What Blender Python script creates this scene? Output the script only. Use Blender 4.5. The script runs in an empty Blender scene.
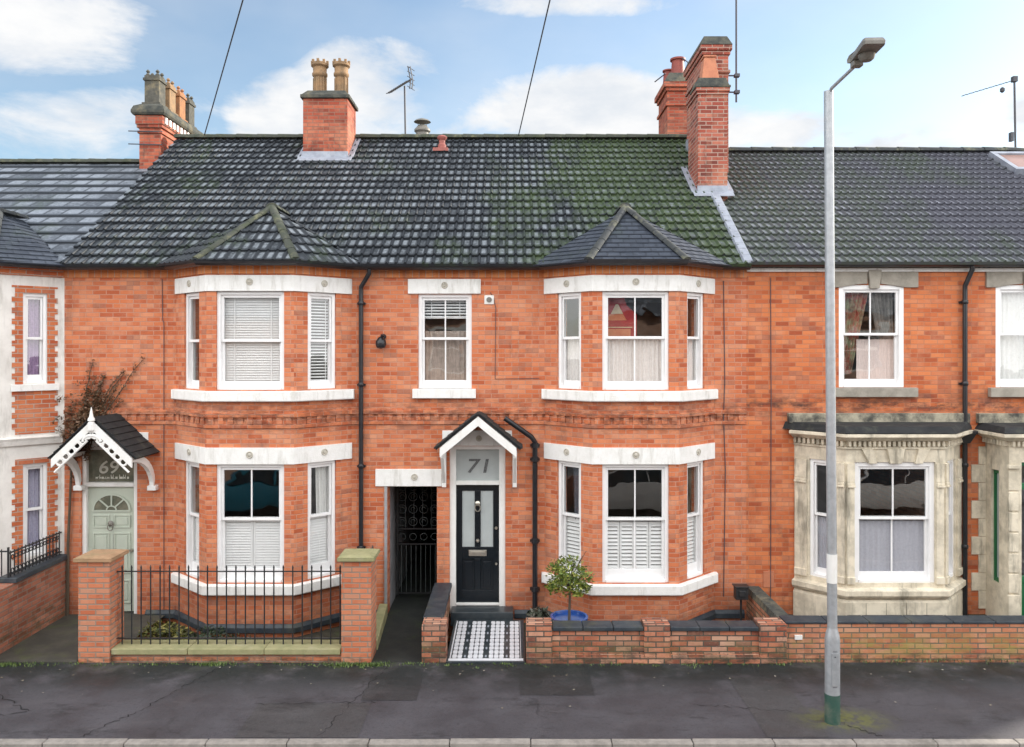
import bpy, bmesh, math, random
from mathutils import Vector, Matrix
random.seed(7)
R = math.radians
scene = bpy.context.scene
COL = scene.collection
CAMZ = 4.4; FPX = 781.0
# ------------------------------------------------------------------ helpers
def Fr(ox=0, oy=0, tx=1, ty=0):
    l = math.hypot(tx, ty); tx /= l; ty /= l
    return (ox, oy, tx, ty)
def fp(F, u, w, z):
    ox, oy, tx, ty = F
    return (ox + tx*u - ty*w, oy + ty*u + tx*w, z)
ID = Fr()
WOR = {}
def wloc(o):
    return WOR.get(o.name, Vector((0, 0, 0))) if o else Vector((0, 0, 0))
def tag(o, label=None, cat=None, group=None, kind=None):
    if label: o['label'] = label
    if cat: o['category'] = cat
    if group: o['group'] = group
    if kind: o['kind'] = kind
    return o
def thing(name, loc, label=None, cat=None, group=None):
    o = bpy.data.objects.new(name, None); COL.objects.link(o)
    o.location = loc; o.empty_display_size = .2
    WOR[o.name] = Vector(loc)
    return tag(o, label, cat, group)
class MB:
    def __init__(s, F=ID): s.v = []; s.f = []; s.F = F
    def at(s, F): s.F = F; return s
    def p(s, u, w, z): return fp(s.F, u, w, z)
    def face(s, pts):
        i = len(s.v); s.v += [tuple(p) for p in pts]; s.f.append(list(range(i, i+len(pts))))
    def box(s, u0, u1, w0, w1, z0, z1):
        i = len(s.v)
        for z in (z0, z1):
            for (u, w) in ((u0, w0), (u1, w0), (u1, w1), (u0, w1)): s.v.append(s.p(u, w, z))
        for q in ((0,3,2,1),(4,5,6,7),(0,1,5,4),(1,2,6,5),(2,3,7,6),(3,0,4,7)): s.f.append([i+k for k in q])
        return s
    def hexa(s, pts8):
        i = len(s.v); s.v += [tuple(p) for p in pts8]
        for q in ((0,3,2,1),(4,5,6,7),(0,1,5,4),(1,2,6,5),(2,3,7,6),(3,0,4,7)): s.f.append([i+k for k in q])
        return s
    def prism(s, poly, w0, w1):            # poly of (u,z) extruded in depth w
        n = len(poly); i = len(s.v)
        for w in (w0, w1):
            for (u, z) in poly: s.v.append(s.p(u, w, z))
        s.f.append([i+k for k in range(n)]); s.f.append([i+n+k for k in reversed(range(n))])
        for k in range(n):
            j = (k+1) % n; s.f.append([i+k, i+n+k, i+n+j, i+j])
        return s
    def tube(s, pts, r, n=8, cap=True):
        pts = [Vector(p) for p in pts]; rs = r if isinstance(r, (list, tuple)) else [r]*len(pts)
        i0 = len(s.v); up = None
        for k, p in enumerate(pts):
            a = pts[max(0, k-1)]; b = pts[min(len(pts)-1, k+1)]
            d = (b-a).normalized()
            if up is None:
                up = Vector((0, 0, 1)) if abs(d.z) < .9 else Vector((0, 1, 0))
            x = d.cross(up)
            if x.length < 1e-4: x = d.cross(Vector((1, 0, 0)))
            x.normalize(); y = x.cross(d).normalized(); up = y
            for q in range(n):
                t = 2*math.pi*q/n
                s.v.append(tuple(p + x*math.cos(t)*rs[k] + y*math.sin(t)*rs[k]))
        for k in range(len(pts)-1):
            for q in range(n):
                a = i0+k*n+q; b = i0+k*n+(q+1) % n
                s.f.append([a, b, b+n, a+n])
        if cap:
            s.f.append([i0+q for q in reversed(range(n))]); e = i0+(len(pts)-1)*n
            s.f.append([e+q for q in range(n)])
        return s
    def lathe(s, c, prof, n=20, ax='z'):
        i0 = len(s.v); c = Vector(c)
        for (r, h) in prof:
            for q in range(n):
                t = 2*math.pi*q/n
                if ax == 'z': s.v.append(tuple(c + Vector((r*math.cos(t), r*math.sin(t), h))))
                else: s.v.append(tuple(c + Vector((r*math.cos(t), -h, r*math.sin(t)))))
        for k in range(len(prof)-1):
            for q in range(n):
                a = i0+k*n+q; b = i0+k*n+(q+1) % n
                s.f.append([a, b, b+n, a+n])
        s.f.append([i0+q for q in reversed(range(n))]); e = i0+(len(prof)-1)*n
        s.f.append([e+q for q in range(n)])
        return s
    def sweep(s, path, prof):              # path of (x,y) walked left to right, prof of (out,z)
        n = len(prof); i0 = len(s.v)
        for k, p in enumerate(path):
            ds = []
            if k > 0: ds.append(Vector((p[0]-path[k-1][0], p[1]-path[k-1][1])).normalized())
            if k < len(path)-1: ds.append(Vector((path[k+1][0]-p[0], path[k+1][1]-p[1])).normalized())
            ns = [Vector((d.y, -d.x)) for d in ds]
            m = ns[0] if len(ns) == 1 else (ns[0]+ns[1])/(1+ns[0].dot(ns[1]))
            for (o, z) in prof: s.v.append((p[0]+m.x*o, p[1]+m.y*o, z))
        for k in range(len(path)-1):
            for q in range(n):
                a = i0+k*n+q; b = i0+k*n+(q+1) % n
                s.f.append([a, b, b+n, a+n])
        s.f.append([i0+q for q in range(n)]); e = i0+(len(path)-1)*n
        s.f.append([e+q for q in reversed(range(n))])
        return s
    def wall(s, u0, u1, z0, z1, ops=(), th=.25):
        us = sorted(set([u0, u1]+[a for o in ops for a in o[:2]])); zs = sorted(set([z0, z1]+[a for o in ops for a in o[2:4]]))
        us = [u for u in us if u0-1e-6 <= u <= u1+1e-6]; zs = [z for z in zs if z0-1e-6 <= z <= z1+1e-6]
        nu, nz = len(us)-1, len(zs)-1
        def solid(i, j):
            if not (0 <= i < nu and 0 <= j < nz): return False
            cu = (us[i]+us[i+1])/2; cz = (zs[j]+zs[j+1])/2
            return not any(o[0] < cu < o[1] and o[2] < cz < o[3] for o in ops)
        for i in range(nu):
            for j in range(nz):
                if not solid(i, j): continue
                a, b, c, d = us[i], us[i+1], zs[j], zs[j+1]; P = s.p
                s.face([P(a,0,c), P(b,0,c), P(b,0,d), P(a,0,d)])
                s.face([P(b,th,c), P(a,th,c), P(a,th,d), P(b,th,d)])
                if not solid(i-1, j): s.face([P(a,th,c), P(a,0,c), P(a,0,d), P(a,th,d)])
                if not solid(i+1, j): s.face([P(b,0,c), P(b,th,c), P(b,th,d), P(b,0,d)])
                if not solid(i, j-1): s.face([P(a,th,c), P(b,th,c), P(b,0,c), P(a,0,c)])
                if not solid(i, j+1): s.face([P(a,0,d), P(b,0,d), P(b,th,d), P(a,th,d)])
        return s
    def build(s, name, mat, parent=None, bevel=0, smooth=False, recalc=True, loc=None):
        off = Vector(loc) if loc is not None else wloc(parent)
        me = bpy.data.meshes.new(name)
        me.from_pydata([tuple(Vector(v)-off) for v in s.v], [], s.f)
        if recalc:
            bm = bmesh.new(); bm.from_mesh(me)
            bmesh.ops.remove_doubles(bm, verts=bm.verts, dist=1e-5)
            bmesh.ops.recalc_face_normals(bm, faces=bm.faces); bm.to_mesh(me); bm.free()
        uvl = me.uv_layers.new(name='UVMap')
        Z = Vector((0, 0, 1))
        for poly in me.polygons:
            n = poly.normal
            if abs(n.z) > .995: t = Vector((1, 0, 0)); b = Vector((0, 1, 0))
            else:
                t = Z.cross(n).normalized(); b = n.cross(t)
            for li in poly.loop_indices:
                p = me.vertices[me.loops[li].vertex_index].co + off
                uvl.data[li].uv = (p.dot(t), p.dot(b))
        if smooth:
            for poly in me.polygons: poly.use_smooth = True
            me.set_sharp_from_angle(angle=R(38))
        me.materials.append(mat)
        o = bpy.data.objects.new(name, me); COL.objects.link(o)
        if parent is not None: o.parent = parent; WOR[o.name] = wloc(parent)
        if loc is not None and parent is None: o.location = loc; WOR[o.name] = Vector(loc)
        if bevel:
            m = o.modifiers.new('bev', 'BEVEL'); m.width = bevel; m.segments = 2; m.limit_method = 'ANGLE'; m.angle_limit = R(40)
            m.harden_normals = False
        return o
# ------------------------------------------------------------------ materials
def nmat(name):
    m = bpy.data.materials.new(name); m.use_nodes = True
    nt = m.node_tree; nt.nodes.clear()
    out = nt.nodes.new('ShaderNodeOutputMaterial'); b = nt.nodes.new('ShaderNodeBsdfPrincipled')
    nt.links.new(b.outputs[0], out.inputs[0])
    return m, nt, b
class N:
    def __init__(s, nt): s.nt = nt
    def new(s, t, **k):
        n = s.nt.nodes.new(t)
        for a, v in k.items(): setattr(n, a, v)
        return n
    def lk(s, a, b): s.nt.links.new(a, b)
    def val(s, sock, v):
        if hasattr(v, 'is_output'): s.lk(v, sock)
        else: sock.default_value = v
    def math(s, op, a, b=0.0, c=0.0, clamp=False):
        n = s.new('ShaderNodeMath', operation=op, use_clamp=clamp)
        s.val(n.inputs[0], a); s.val(n.inputs[1], b); s.val(n.inputs[2], c); return n.outputs[0]
    def mix(s, f, a, b, mode='MIX'):
        n = s.new('ShaderNodeMix', data_type='RGBA', blend_type=mode)
        s.val(n.inputs[0], f)
        for sock, v in ((n.inputs[6], a), (n.inputs[7], b)):
            if hasattr(v, 'is_output'): s.lk(v, sock)
            else: sock.default_value = (*v[:3], 1)
        return n.outputs[2]
    def noise(s, vec, scale, detail=4, rough=.6, dist=0):
        n = s.new('ShaderNodeTexNoise'); s.lk(vec, n.inputs['Vector'])
        n.inputs['Scale'].default_value = scale; n.inputs['Detail'].default_value = detail
        n.inputs['Roughness'].default_value = rough; n.inputs['Distortion'].default_value = dist
        return n.outputs['Fac']
    def ramp(s, f, stops, interp='LINEAR'):
        n = s.new('ShaderNodeValToRGB'); s.lk(f, n.inputs[0]); cr = n.color_ramp; cr.interpolation = interp
        while len(cr.elements) < len(stops): cr.elements.new(.5)
        for e, (p, c) in zip(cr.elements, stops):
            e.position = p; e.color = (*c, 1) if len(c) == 3 else c
        return n.outputs[0]
    def sstep(s, x, a, b):
        n = s.new('ShaderNodeMapRange', interpolation_type='SMOOTHSTEP'); s.lk(x, n.inputs[0])
        n.inputs[1].default_value = a; n.inputs[2].default_value = b; return n.outputs[0]
    def pos(s): return s.new('ShaderNodeNewGeometry').outputs['Position']
    def uv(s): return s.new('ShaderNodeTexCoord').outputs['UV']
    def scalev(s, vec, sc):
        n = s.new('ShaderNodeVectorMath', operation='MULTIPLY'); s.lk(vec, n.inputs[0]); n.inputs[1].default_value = sc; return n.outputs[0]
    def bump(s, h, strength, dist, b):
        n = s.new('ShaderNodeBump'); s.lk(h, n.inputs['Height']); n.inputs['Strength'].default_value = strength
        n.inputs['Distance'].default_value = dist; s.lk(n.outputs[0], b.inputs['Normal'])
MC = {}
def simple(name, c1, c2=None, scale=6, rough=.6, bump=0, metal=0, spec=.5, stain=None, stainamt=.5, stainscale=2.2, streak=False):
    if name in MC: return MC[name]
    m, nt, b = nmat(name); n = N(nt); p = n.pos()
    c2 = c2 or tuple(x*.8 for x in c1)
    f = n.noise(p, scale, 5, .65)
    col = n.mix(n.sstep(f, .35, .68), c1, c2)
    if stain:
        q = n.scalev(p, (1, 1, .18)) if streak else p
        g = n.noise(q, stainscale*(2.5 if streak else 1), 5, .7)
        col = n.mix(n.math('MULTIPLY', n.sstep(g, .5, .72), stainamt), col, stain)
    n.lk(col, b.inputs['Base Color']); b.inputs['Roughness'].default_value = rough
    b.inputs['Metallic'].default_value = metal; b.inputs['Specular IOR Level'].default_value = spec
    if bump: n.bump(n.noise(p, scale*5, 4, .7), bump, .01, b)
    MC[name] = m; return m
def brickmat(name, stops, mortar=(.42,.30,.24), soot=.35, pale=.35, bw=.225, bh=.075, moss=0, sootcol=(.05,.035,.03), ms=.009, zstain=None, seed=0):
    if name in MC: return MC[name]
    m, nt, b = nmat(name); n = N(nt); uv = n.uv(); p = n.pos()
    wob = n.new('ShaderNodeTexNoise'); n.lk(uv, wob.inputs['Vector']); wob.inputs['Scale'].default_value = 9
    add = n.new('ShaderNodeVectorMath', operation='MULTIPLY_ADD'); n.lk(wob.outputs['Color'], add.inputs[0]); add.inputs[1].default_value = (.006, .005, 0); n.lk(uv, add.inputs[2])
    def br(w, h, off=.5, vec=add.outputs[0]):
        t = n.new('ShaderNodeTexBrick'); n.lk(vec, t.inputs['Vector'])
        t.offset = off; t.squash = 1
        t.inputs['Scale'].default_value = 1; t.inputs['Brick Width'].default_value = w; t.inputs['Row Height'].default_value = h
        t.inputs['Mortar Size'].default_value = ms; t.inputs['Mortar Smooth'].default_value = .3
        t.inputs['Color1'].default_value = (0, 0, 0, 1); t.inputs['Color2'].default_value = (1, 1, 1, 1); t.inputs['Mortar'].default_value = (.5, .5, .5, 1)
        return t
    t = br(bw, bh)
    col = n.ramp(t.outputs['Color'], stops)
    # second per-brick tint: white noise on brick cell
    sep = n.new('ShaderNodeSeparateXYZ'); n.lk(add.outputs[0], sep.inputs[0])
    row = n.math('FLOOR', n.math('DIVIDE', sep.outputs[1], bh))
    xo = n.math('ADD', n.math('DIVIDE', sep.outputs[0], bw), n.math('MULTIPLY', n.math('MODULO', row, 2.0), .5))
    cell = n.math('FLOOR', xo)
    cmb = n.new('ShaderNodeCombineXYZ'); n.lk(cell, cmb.inputs[0]); n.lk(row, cmb.inputs[1]); cmb.inputs[2].default_value = seed
    wn = n.new('ShaderNodeTexWhiteNoise', noise_dimensions='3D'); n.lk(cmb.outputs[0], wn.inputs['Vector'])
    # broken groups of bricks: paler / darker drifts
    g1 = n.noise(p, 1.3, 4, .65); g2 = n.noise(p, 4.5, 5, .7)
    gm = n.math('ADD', n.math('MULTIPLY', wn.outputs['Value'], .5), n.math('MULTIPLY', g2, .7))
    col = n.mix(n.math('MULTIPLY', n.sstep(gm, .62, .95), pale), col, (.62, .34, .22))
    col = n.mix(n.math('MULTIPLY', n.sstep(gm, .42, .22), .40), col, (.24, .06, .035))
    col = n.mix(n.math('MULTIPLY', n.sstep(g1, .48, .75), .5), col, (.62, .30, .18))
    col = n.mix(t.outputs['Fac'], col, mortar)
    hz = n.noise(n.scalev(p, (1, 1, 2.6)), 13, 4, .8)
    col = n.mix(n.math('MULTIPLY', n.sstep(hz, .55, .75), pale*.75), col, (.66, .38, .26))
    col = n.mix(n.math('MULTIPLY', n.sstep(hz, .42, .25), .45), col, (.26, .055, .028))
    col = n.mix(n.math('MULTIPLY', n.math('GREATER_THAN', wn.outputs['Value'], .95), .35), col, (.16, .045, .035))
    # soot and run-off streaks
    st = n.noise(n.scalev(p, (1.6, 1.6, .5)), 1.7, 6, .72, .4)
    fine = n.noise(p, 22, 4, .7)
    sm = n.math('MULTIPLY', n.sstep(st, .52, .78), n.sstep(fine, .25, .6))
    col = n.mix(n.math('MULTIPLY', sm, soot), col, sootcol)
    if zstain:
        z = n.new('ShaderNodeSeparateXYZ'); n.lk(p, z.inputs[0])
        for (za, zb, amt, c, sc) in zstain:     # dirt band peaking at za..zb height
            mid = (za+zb)/2; hw = (zb-za)/2
            d = n.math('SUBTRACT', 1.0, n.math('DIVIDE', n.math('ABSOLUTE', n.math('SUBTRACT', z.outputs[2], mid)), hw), clamp=True)
            k = n.math('MULTIPLY', n.math('MULTIPLY', d, n.sstep(n.noise(n.scalev(p, (1, 1, 2.5)), sc, 5, .75), .38, .66)), amt)
            col = n.mix(k, col, c)
    if moss:
        col = n.mix(n.math('MULTIPLY', n.sstep(n.noise(p, 3.1, 6, .75), .5, .7), moss), col, (.13, .15, .04))
    n.lk(col, b.inputs['Base Color']); b.inputs['Roughness'].default_value = .82; b.inputs['Specular IOR Level'].default_value = .3
    h = n.math('ADD', n.math('MULTIPLY', n.math('SUBTRACT', 1.0, t.outputs['Fac']), .6), n.math('MULTIPLY', fine, .35))
    h = n.math('ADD', h, n.math('MULTIPLY', wn.outputs['Value'], .25))
    n.bump(h, .7, .008, b)
    MC[name] = m; return m
BR = [(0, (.42,.10,.042)), (.25, (.52,.140,.056)), (.5, (.59,.180,.075)), (.75, (.65,.245,.12)), (1, (.48,.12,.05))]
M_brick = brickmat('red_brick', BR, mortar=(.50,.25,.17), ms=.008, pale=.55, soot=.5, zstain=[(2.95, 3.7, .8, (.09,.035,.025), 4.0), (.1, 1.2, .3, (.22,.09,.06), 2.0), (-.4, .55, .55, (.10,.06,.045), 2.4)])
M_brickD = brickmat('red_brick_neighbour', [(0,(.34,.075,.03)),(.3,(.50,.13,.045)),(.6,(.62,.20,.075)),(1,(.47,.12,.045))], mortar=(.44,.19,.11), ms=.007, soot=.55, pale=.35,
                    zstain=[(3.2, 3.75, .95, (.06,.035,.03), 3.0), (-.4, .5, .55, (.10,.06,.045), 2.4)], seed=3)
M_orange = brickmat('orange_eaves_brick', [(0,(.50,.15,.05)),(1,(.66,.25,.09))], soot=.25, pale=.2, bw=.11, bh=.24, ms=.007)
M_brickW = brickmat('garden_wall_brick', [(0,(.14,.06,.045)),(.3,(.34,.10,.055)),(.55,(.50,.19,.11)),(.8,(.58,.34,.24)),(1,(.22,.10,.07))], mortar=(.10,.085,.07), soot=.9, pale=.6,
                    zstain=[(-.2, .3, .95, (.045,.04,.03), 4), (.0, .4, .35, (.16,.17,.05), 3)], ms=.011)
M_brickG = brickmat('mossy_wall_brick', [(0,(.36,.12,.065)),(.5,(.50,.19,.10)),(1,(.54,.28,.17))], mortar=(.16,.13,.10), soot=.6, pale=.6,
                    zstain=[(-.25, .22, .95, (.05,.045,.035), 4), (-.05, .42, .75, (.30,.27,.07), 2.2)], ms=.011, seed=5)
M_pier = brickmat('new_pier_brick', [(0,(.47,.13,.06)),(.5,(.58,.20,.10)),(1,(.50,.24,.15))], mortar=(.30,.22,.17), soot=.15, pale=.3, ms=.011, zstain=[(-.1, .14, .8, (.05,.045,.03), 6)])
M_brickS = brickmat('old_side_wall_brick', [(0,(.24,.08,.045)),(.5,(.36,.12,.07)),(1,(.42,.17,.11))], mortar=(.25,.19,.15), soot=.65, pale=.3, ms=.011, zstain=[(-.2, .5, .8, (.06,.06,.03), 3)])
M_stack = brickmat('chimney_brick', [(0,(.18,.04,.025)),(.5,(.35,.07,.038)),(1,(.44,.12,.065))], soot=.95, pale=.18, mortar=(.26,.14,.10))
M_stackR = brickmat('tall_chimney_brick', [(0,(.13,.035,.028)),(.5,(.30,.065,.042)),(1,(.40,.12,.08))], soot=.95, pale=.3, mortar=(.38,.27,.22))
M_far = brickmat('pale_brick_opposite', [(0,(.46,.26,.18)),(1,(.62,.42,.32))], soot=.2, pale=.4)
M_white = simple('white_paint', (.82,.82,.80), (.76,.76,.73), 5, .45, stain=(.5,.46,.38), stainamt=.25, streak=True)
M_upvc = simple('white_frame', (.86,.86,.86), (.81,.81,.81), 4, .3, stain=(.6,.58,.52), stainamt=.15)
M_trim = simple('painted_masonry', (.83,.83,.81), (.77,.77,.74), 9, .75, bump=.4, stain=(.36,.34,.28), stainamt=.42, stainscale=3, streak=True)
M_cream = simple('white_render', (.78,.76,.72), (.66,.64,.60), 3, .8, bump=.2, stain=(.3,.28,.24), stainamt=.45, streak=True)
M_stone = simple('bay_stone', (.74,.67,.53), (.50,.45,.35), 4, .85, bump=.4, stain=(.15,.14,.11), stainamt=.75, stainscale=1.6, streak=True)
M_stoneblk = simple('sooty_stone', (.40,.37,.28), (.05,.05,.045), 3.3, .9, bump=.5, stain=(.03,.03,.03), stainamt=.9, stainscale=2.5)
M_lintst = simple('grey_lintel_stone', (.36,.33,.28), (.27,.25,.21), 5, .85, bump=.3, stain=(.16,.15,.13), stainamt=.5)
M_ros = simple('rosette_plaster', (.56,.53,.46), (.42,.40,.34), 20, .8)
M_felt = simple('black_felt', (.010,.012,.014), (.02,.022,.024), 4, .85, bump=.4, stain=(.06,.065,.05), stainamt=.6, stainscale=5)
M_lead = simple('lead_flashing', (.33,.36,.42), (.24,.26,.31), 6, .5, bump=.2, metal=.2, stain=(.5,.5,.52), stainamt=.4)
M_black = simple('black_gloss_paint', (.012,.014,.018), (.02,.022,.026), 8, .3)
M_iron = simple('black_iron', (.015,.018,.022), (.03,.03,.03), 20, .45)
M_navy = simple('dark_navy_door_paint', (.003,.007,.011), (.005,.009,.013), 3, .25)
M_sage = simple('sage_door_paint', (.50,.55,.46), (.46,.51,.43), 3, .4)
M_blue = simple('blue_brick_coping', (.020,.030,.042), (.045,.055,.065), 7, .55, bump=.3, stain=(.09,.09,.055), stainamt=.6)
M_cope = simple('mossy_coping_stone', (.34,.32,.17), (.26,.26,.13), 6, .9, bump=.4, stain=(.42,.38,.26), stainamt=.6)
M_cap = simple('sandstone_cap', (.42,.26,.15), (.32,.20,.11), 6, .9, bump=.4, stain=(.2,.2,.1), stainamt=.5)
M_capmoss = simple('mossy_chimney_cap', (.085,.085,.07), (.035,.04,.038), 8, .95, bump=.6, stain=(.24,.20,.12), stainamt=.6)
M_buff = simple('buff_clay_pot', (.30,.18,.09), (.19,.125,.07), 7, .8, bump=.2, stain=(.12,.11,.07), stainamt=.75)
M_dred = simple('dark_red_clay_pot', (.25,.05,.035), (.2,.04,.03), 7, .6)
M_brn = simple('brown_clay_pot', (.34,.15,.06), (.25,.11,.05), 7, .8, stain=(.12,.10,.07), stainamt=.7)
M_clay = simple('red_clay_pot', (.50,.19,.10), (.42,.15,.08), 7, .7, bump=.1, stain=(.12,.08,.05), stainamt=.3)
M_sooty = simple('sooty_clay_pot', (.10,.095,.08), (.06,.06,.05), 9, .9, bump=.3, stain=(.35,.28,.15), stainamt=.5)
M_galv = simple('galvanised_steel', (.42,.44,.46), (.34,.36,.38), 12, .45, metal=.35, bump=.1, stain=(.5,.5,.5), stainamt=.4)
M_green = simple('green_post_paint', (.03,.09,.07), (.05,.10,.08), 12, .5, stain=(.2,.2,.15), stainamt=.5)
M_greenf = simple('green_frame_paint', (.012,.14,.05), (.015,.12,.045), 5, .4)
M_lamp = simple('lamp_head_grey', (.20,.19,.17), (.15,.14,.12), 8, .5, stain=(.3,.28,.2), stainamt=.3)
M_wire = simple('wire', (.07,.07,.085), None, 5, .6)
M_alu = simple('aerial_metal', (.07,.07,.08), None, 5, .6)
M_room = simple('room_plaster', (.30,.28,.25), (.26,.24,.22), 1, .9)
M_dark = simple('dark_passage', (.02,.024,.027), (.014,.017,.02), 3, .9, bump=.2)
M_greyw = simple('passage_limewash', (.32,.33,.35), (.20,.21,.22), 3, .9, bump=.2)
M_floor = simple('floorboards', (.12,.08,.05), None, 3, .6)
M_pot = simple('blue_glazed_pot', (.02,.07,.28), (.03,.10,.36), 6, .15)
M_soil = simple('garden_soil', (.035,.03,.022), (.06,.055,.035), 9, .95, bump=.8, stain=(.05,.07,.02), stainamt=.7)
M_path = simple('concrete_path', (.045,.043,.036), (.07,.066,.052), 3, .85, bump=.4, stain=(.07,.085,.03), stainamt=.8)
M_wood = simple('grey_wood', (.10,.075,.05), None, 9, .8)
M_brass = simple('satin_metal', (.55,.52,.45), None, 9, .3, metal=.8)
M_shut = simple('shutter_white', (.88,.88,.87), (.85,.85,.84), 4, .45)
M_frost = simple('frosted_glass', (.42,.46,.46), (.38,.42,.42), 4, .35)
M_etch = simple('etched_glass_dark', (.10,.11,.08), (.20,.19,.14), 5, .2, stain=(.3,.28,.2), stainamt=.6)
M_numw = simple('number_white', (.66,.66,.58), None, 4, .6)
M_numd = simple('number_dark', (.08,.085,.09), (.16,.165,.17), 40, .5)
M_conc = simple('tread_dark', (.02,.03,.038), (.04,.05,.055), 6, .35)
def curtain_mat(name, c1, c2, s=30):
    return simple(name, c1, c2, s, .9)
M_glass = None
def glassmat():
    m = bpy.data.materials.new('window_glass'); m.use_nodes = True; nt = m.node_tree; nt.nodes.clear(); n = N(nt)
    out = n.new('ShaderNodeOutputMaterial'); mx = n.new('ShaderNodeMixShader'); tr = n.new('ShaderNodeBsdfTransparent'); gl = n.new('ShaderNodeBsdfGlossy')
    fr = n.new('ShaderNodeLayerWeight'); fr.inputs[0].default_value = .5
    f = n.math('ADD', n.math('MULTIPLY', n.math('POWER', fr.outputs['Facing'], 4.0), .8), .13, clamp=True)
    tr.inputs[0].default_value = (.97, .98, .98, 1); gl.inputs['Roughness'].default_value = .01
    nb = n.new('ShaderNodeBump'); n.lk(n.noise(n.pos(), 1.6, 2, .5), nb.inputs['Height']); nb.inputs['Strength'].default_value = .25; nb.inputs['Distance'].default_value = .02
    n.lk(nb.outputs[0], gl.inputs['Normal'])
    n.lk(f, mx.inputs[0]); n.lk(tr.outputs[0], mx.inputs[1]); n.lk(gl.outputs[0], mx.inputs[2]); n.lk(mx.outputs[0], out.inputs[0])
    return m
M_glass = glassmat()
def tilemat(name, base, pale, moss, paleamt=.8, cw=.30, ch=.30, flat=False, seed=0, x0=None):
    m, nt, b = nmat(name); n = N(nt); uv = n.uv(); p = n.pos()
    sep = n.new('ShaderNodeSeparateXYZ'); n.lk(uv, sep.inputs[0])
    rowf = n.math('DIVIDE', sep.outputs[1], ch); row = n.math('FLOOR', rowf); vf = n.math('FRACT', rowf)
    colf = n.math('ADD', n.math('DIVIDE', sep.outputs[0], cw), n.math('MULTIPLY', n.math('MODULO', row, 2.0), .5 if flat else 0.0)); cell = n.math('FLOOR', colf); uf = n.math('FRACT', colf)
    cmb = n.new('ShaderNodeCombineXYZ'); n.lk(cell, cmb.inputs[0]); n.lk(row, cmb.inputs[1]); cmb.inputs[2].default_value = seed
    wn = n.new('ShaderNodeTexWhiteNoise', noise_dimensions='3D'); n.lk(cmb.outputs[0], wn.inputs['Vector'])
    fine = n.noise(p, 16, 5, .75); big = n.noise(p, .55, 4, .6)
    # lichen, frost and painted sky glint sit on the exposed pan of each tile
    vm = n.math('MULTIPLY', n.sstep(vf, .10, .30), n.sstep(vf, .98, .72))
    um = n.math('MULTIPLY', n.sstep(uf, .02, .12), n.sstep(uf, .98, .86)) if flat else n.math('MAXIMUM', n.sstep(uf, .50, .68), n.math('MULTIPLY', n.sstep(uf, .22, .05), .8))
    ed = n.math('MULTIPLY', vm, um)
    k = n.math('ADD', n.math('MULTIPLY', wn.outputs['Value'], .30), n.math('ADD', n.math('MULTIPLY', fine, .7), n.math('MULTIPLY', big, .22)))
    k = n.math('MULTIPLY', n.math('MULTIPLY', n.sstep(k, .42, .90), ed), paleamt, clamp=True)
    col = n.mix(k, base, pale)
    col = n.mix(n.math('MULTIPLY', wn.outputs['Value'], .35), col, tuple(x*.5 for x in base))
    mm = n.noise(n.scalev(p, (1, .5, .5)), .9, 6, .72)
    if x0 is not None:
        sx = n.new('ShaderNodeSeparateXYZ'); n.lk(p, sx.inputs[0])
        mm = n.math('ADD', mm, n.math('MULTIPLY', n.math('MULTIPLY', n.sstep(sx.outputs[0], x0, x0+4), .22), n.sstep(sx.outputs[0], x0+12, x0+6)))
    col = n.mix(n.math('MULTIPLY', n.math('MULTIPLY', n.sstep(mm, .5, .72), n.sstep(n.noise(p, 11, 4, .7), .3, .6)), moss), col, (.055,.085,.030))
    n.lk(col, b.inputs['Base Color']); b.inputs['Roughness'].default_value = .55; b.inputs['Specular IOR Level'].default_value = .4
    n.bump(n.noise(p, 60, 4, .7), .35, .006, b)
    return m
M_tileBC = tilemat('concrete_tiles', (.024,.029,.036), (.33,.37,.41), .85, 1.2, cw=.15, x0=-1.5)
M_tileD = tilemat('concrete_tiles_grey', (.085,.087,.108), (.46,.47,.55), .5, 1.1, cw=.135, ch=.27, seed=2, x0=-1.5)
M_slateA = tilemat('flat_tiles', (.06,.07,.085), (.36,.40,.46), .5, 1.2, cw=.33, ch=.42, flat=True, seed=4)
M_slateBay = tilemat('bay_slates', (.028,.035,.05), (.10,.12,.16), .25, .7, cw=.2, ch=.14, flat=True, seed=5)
M_hip = simple('hip_tiles', (.045,.05,.055), (.03,.034,.034), 6, .85, bump=.4, stain=(.15,.15,.10), stainamt=.8, stainscale=4)
M_hipm = simple('mossy_hip_tiles', (.055,.06,.05), (.04,.05,.03), 6, .9, bump=.5, stain=(.14,.14,.08), stainamt=.9, stainscale=5)
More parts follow.
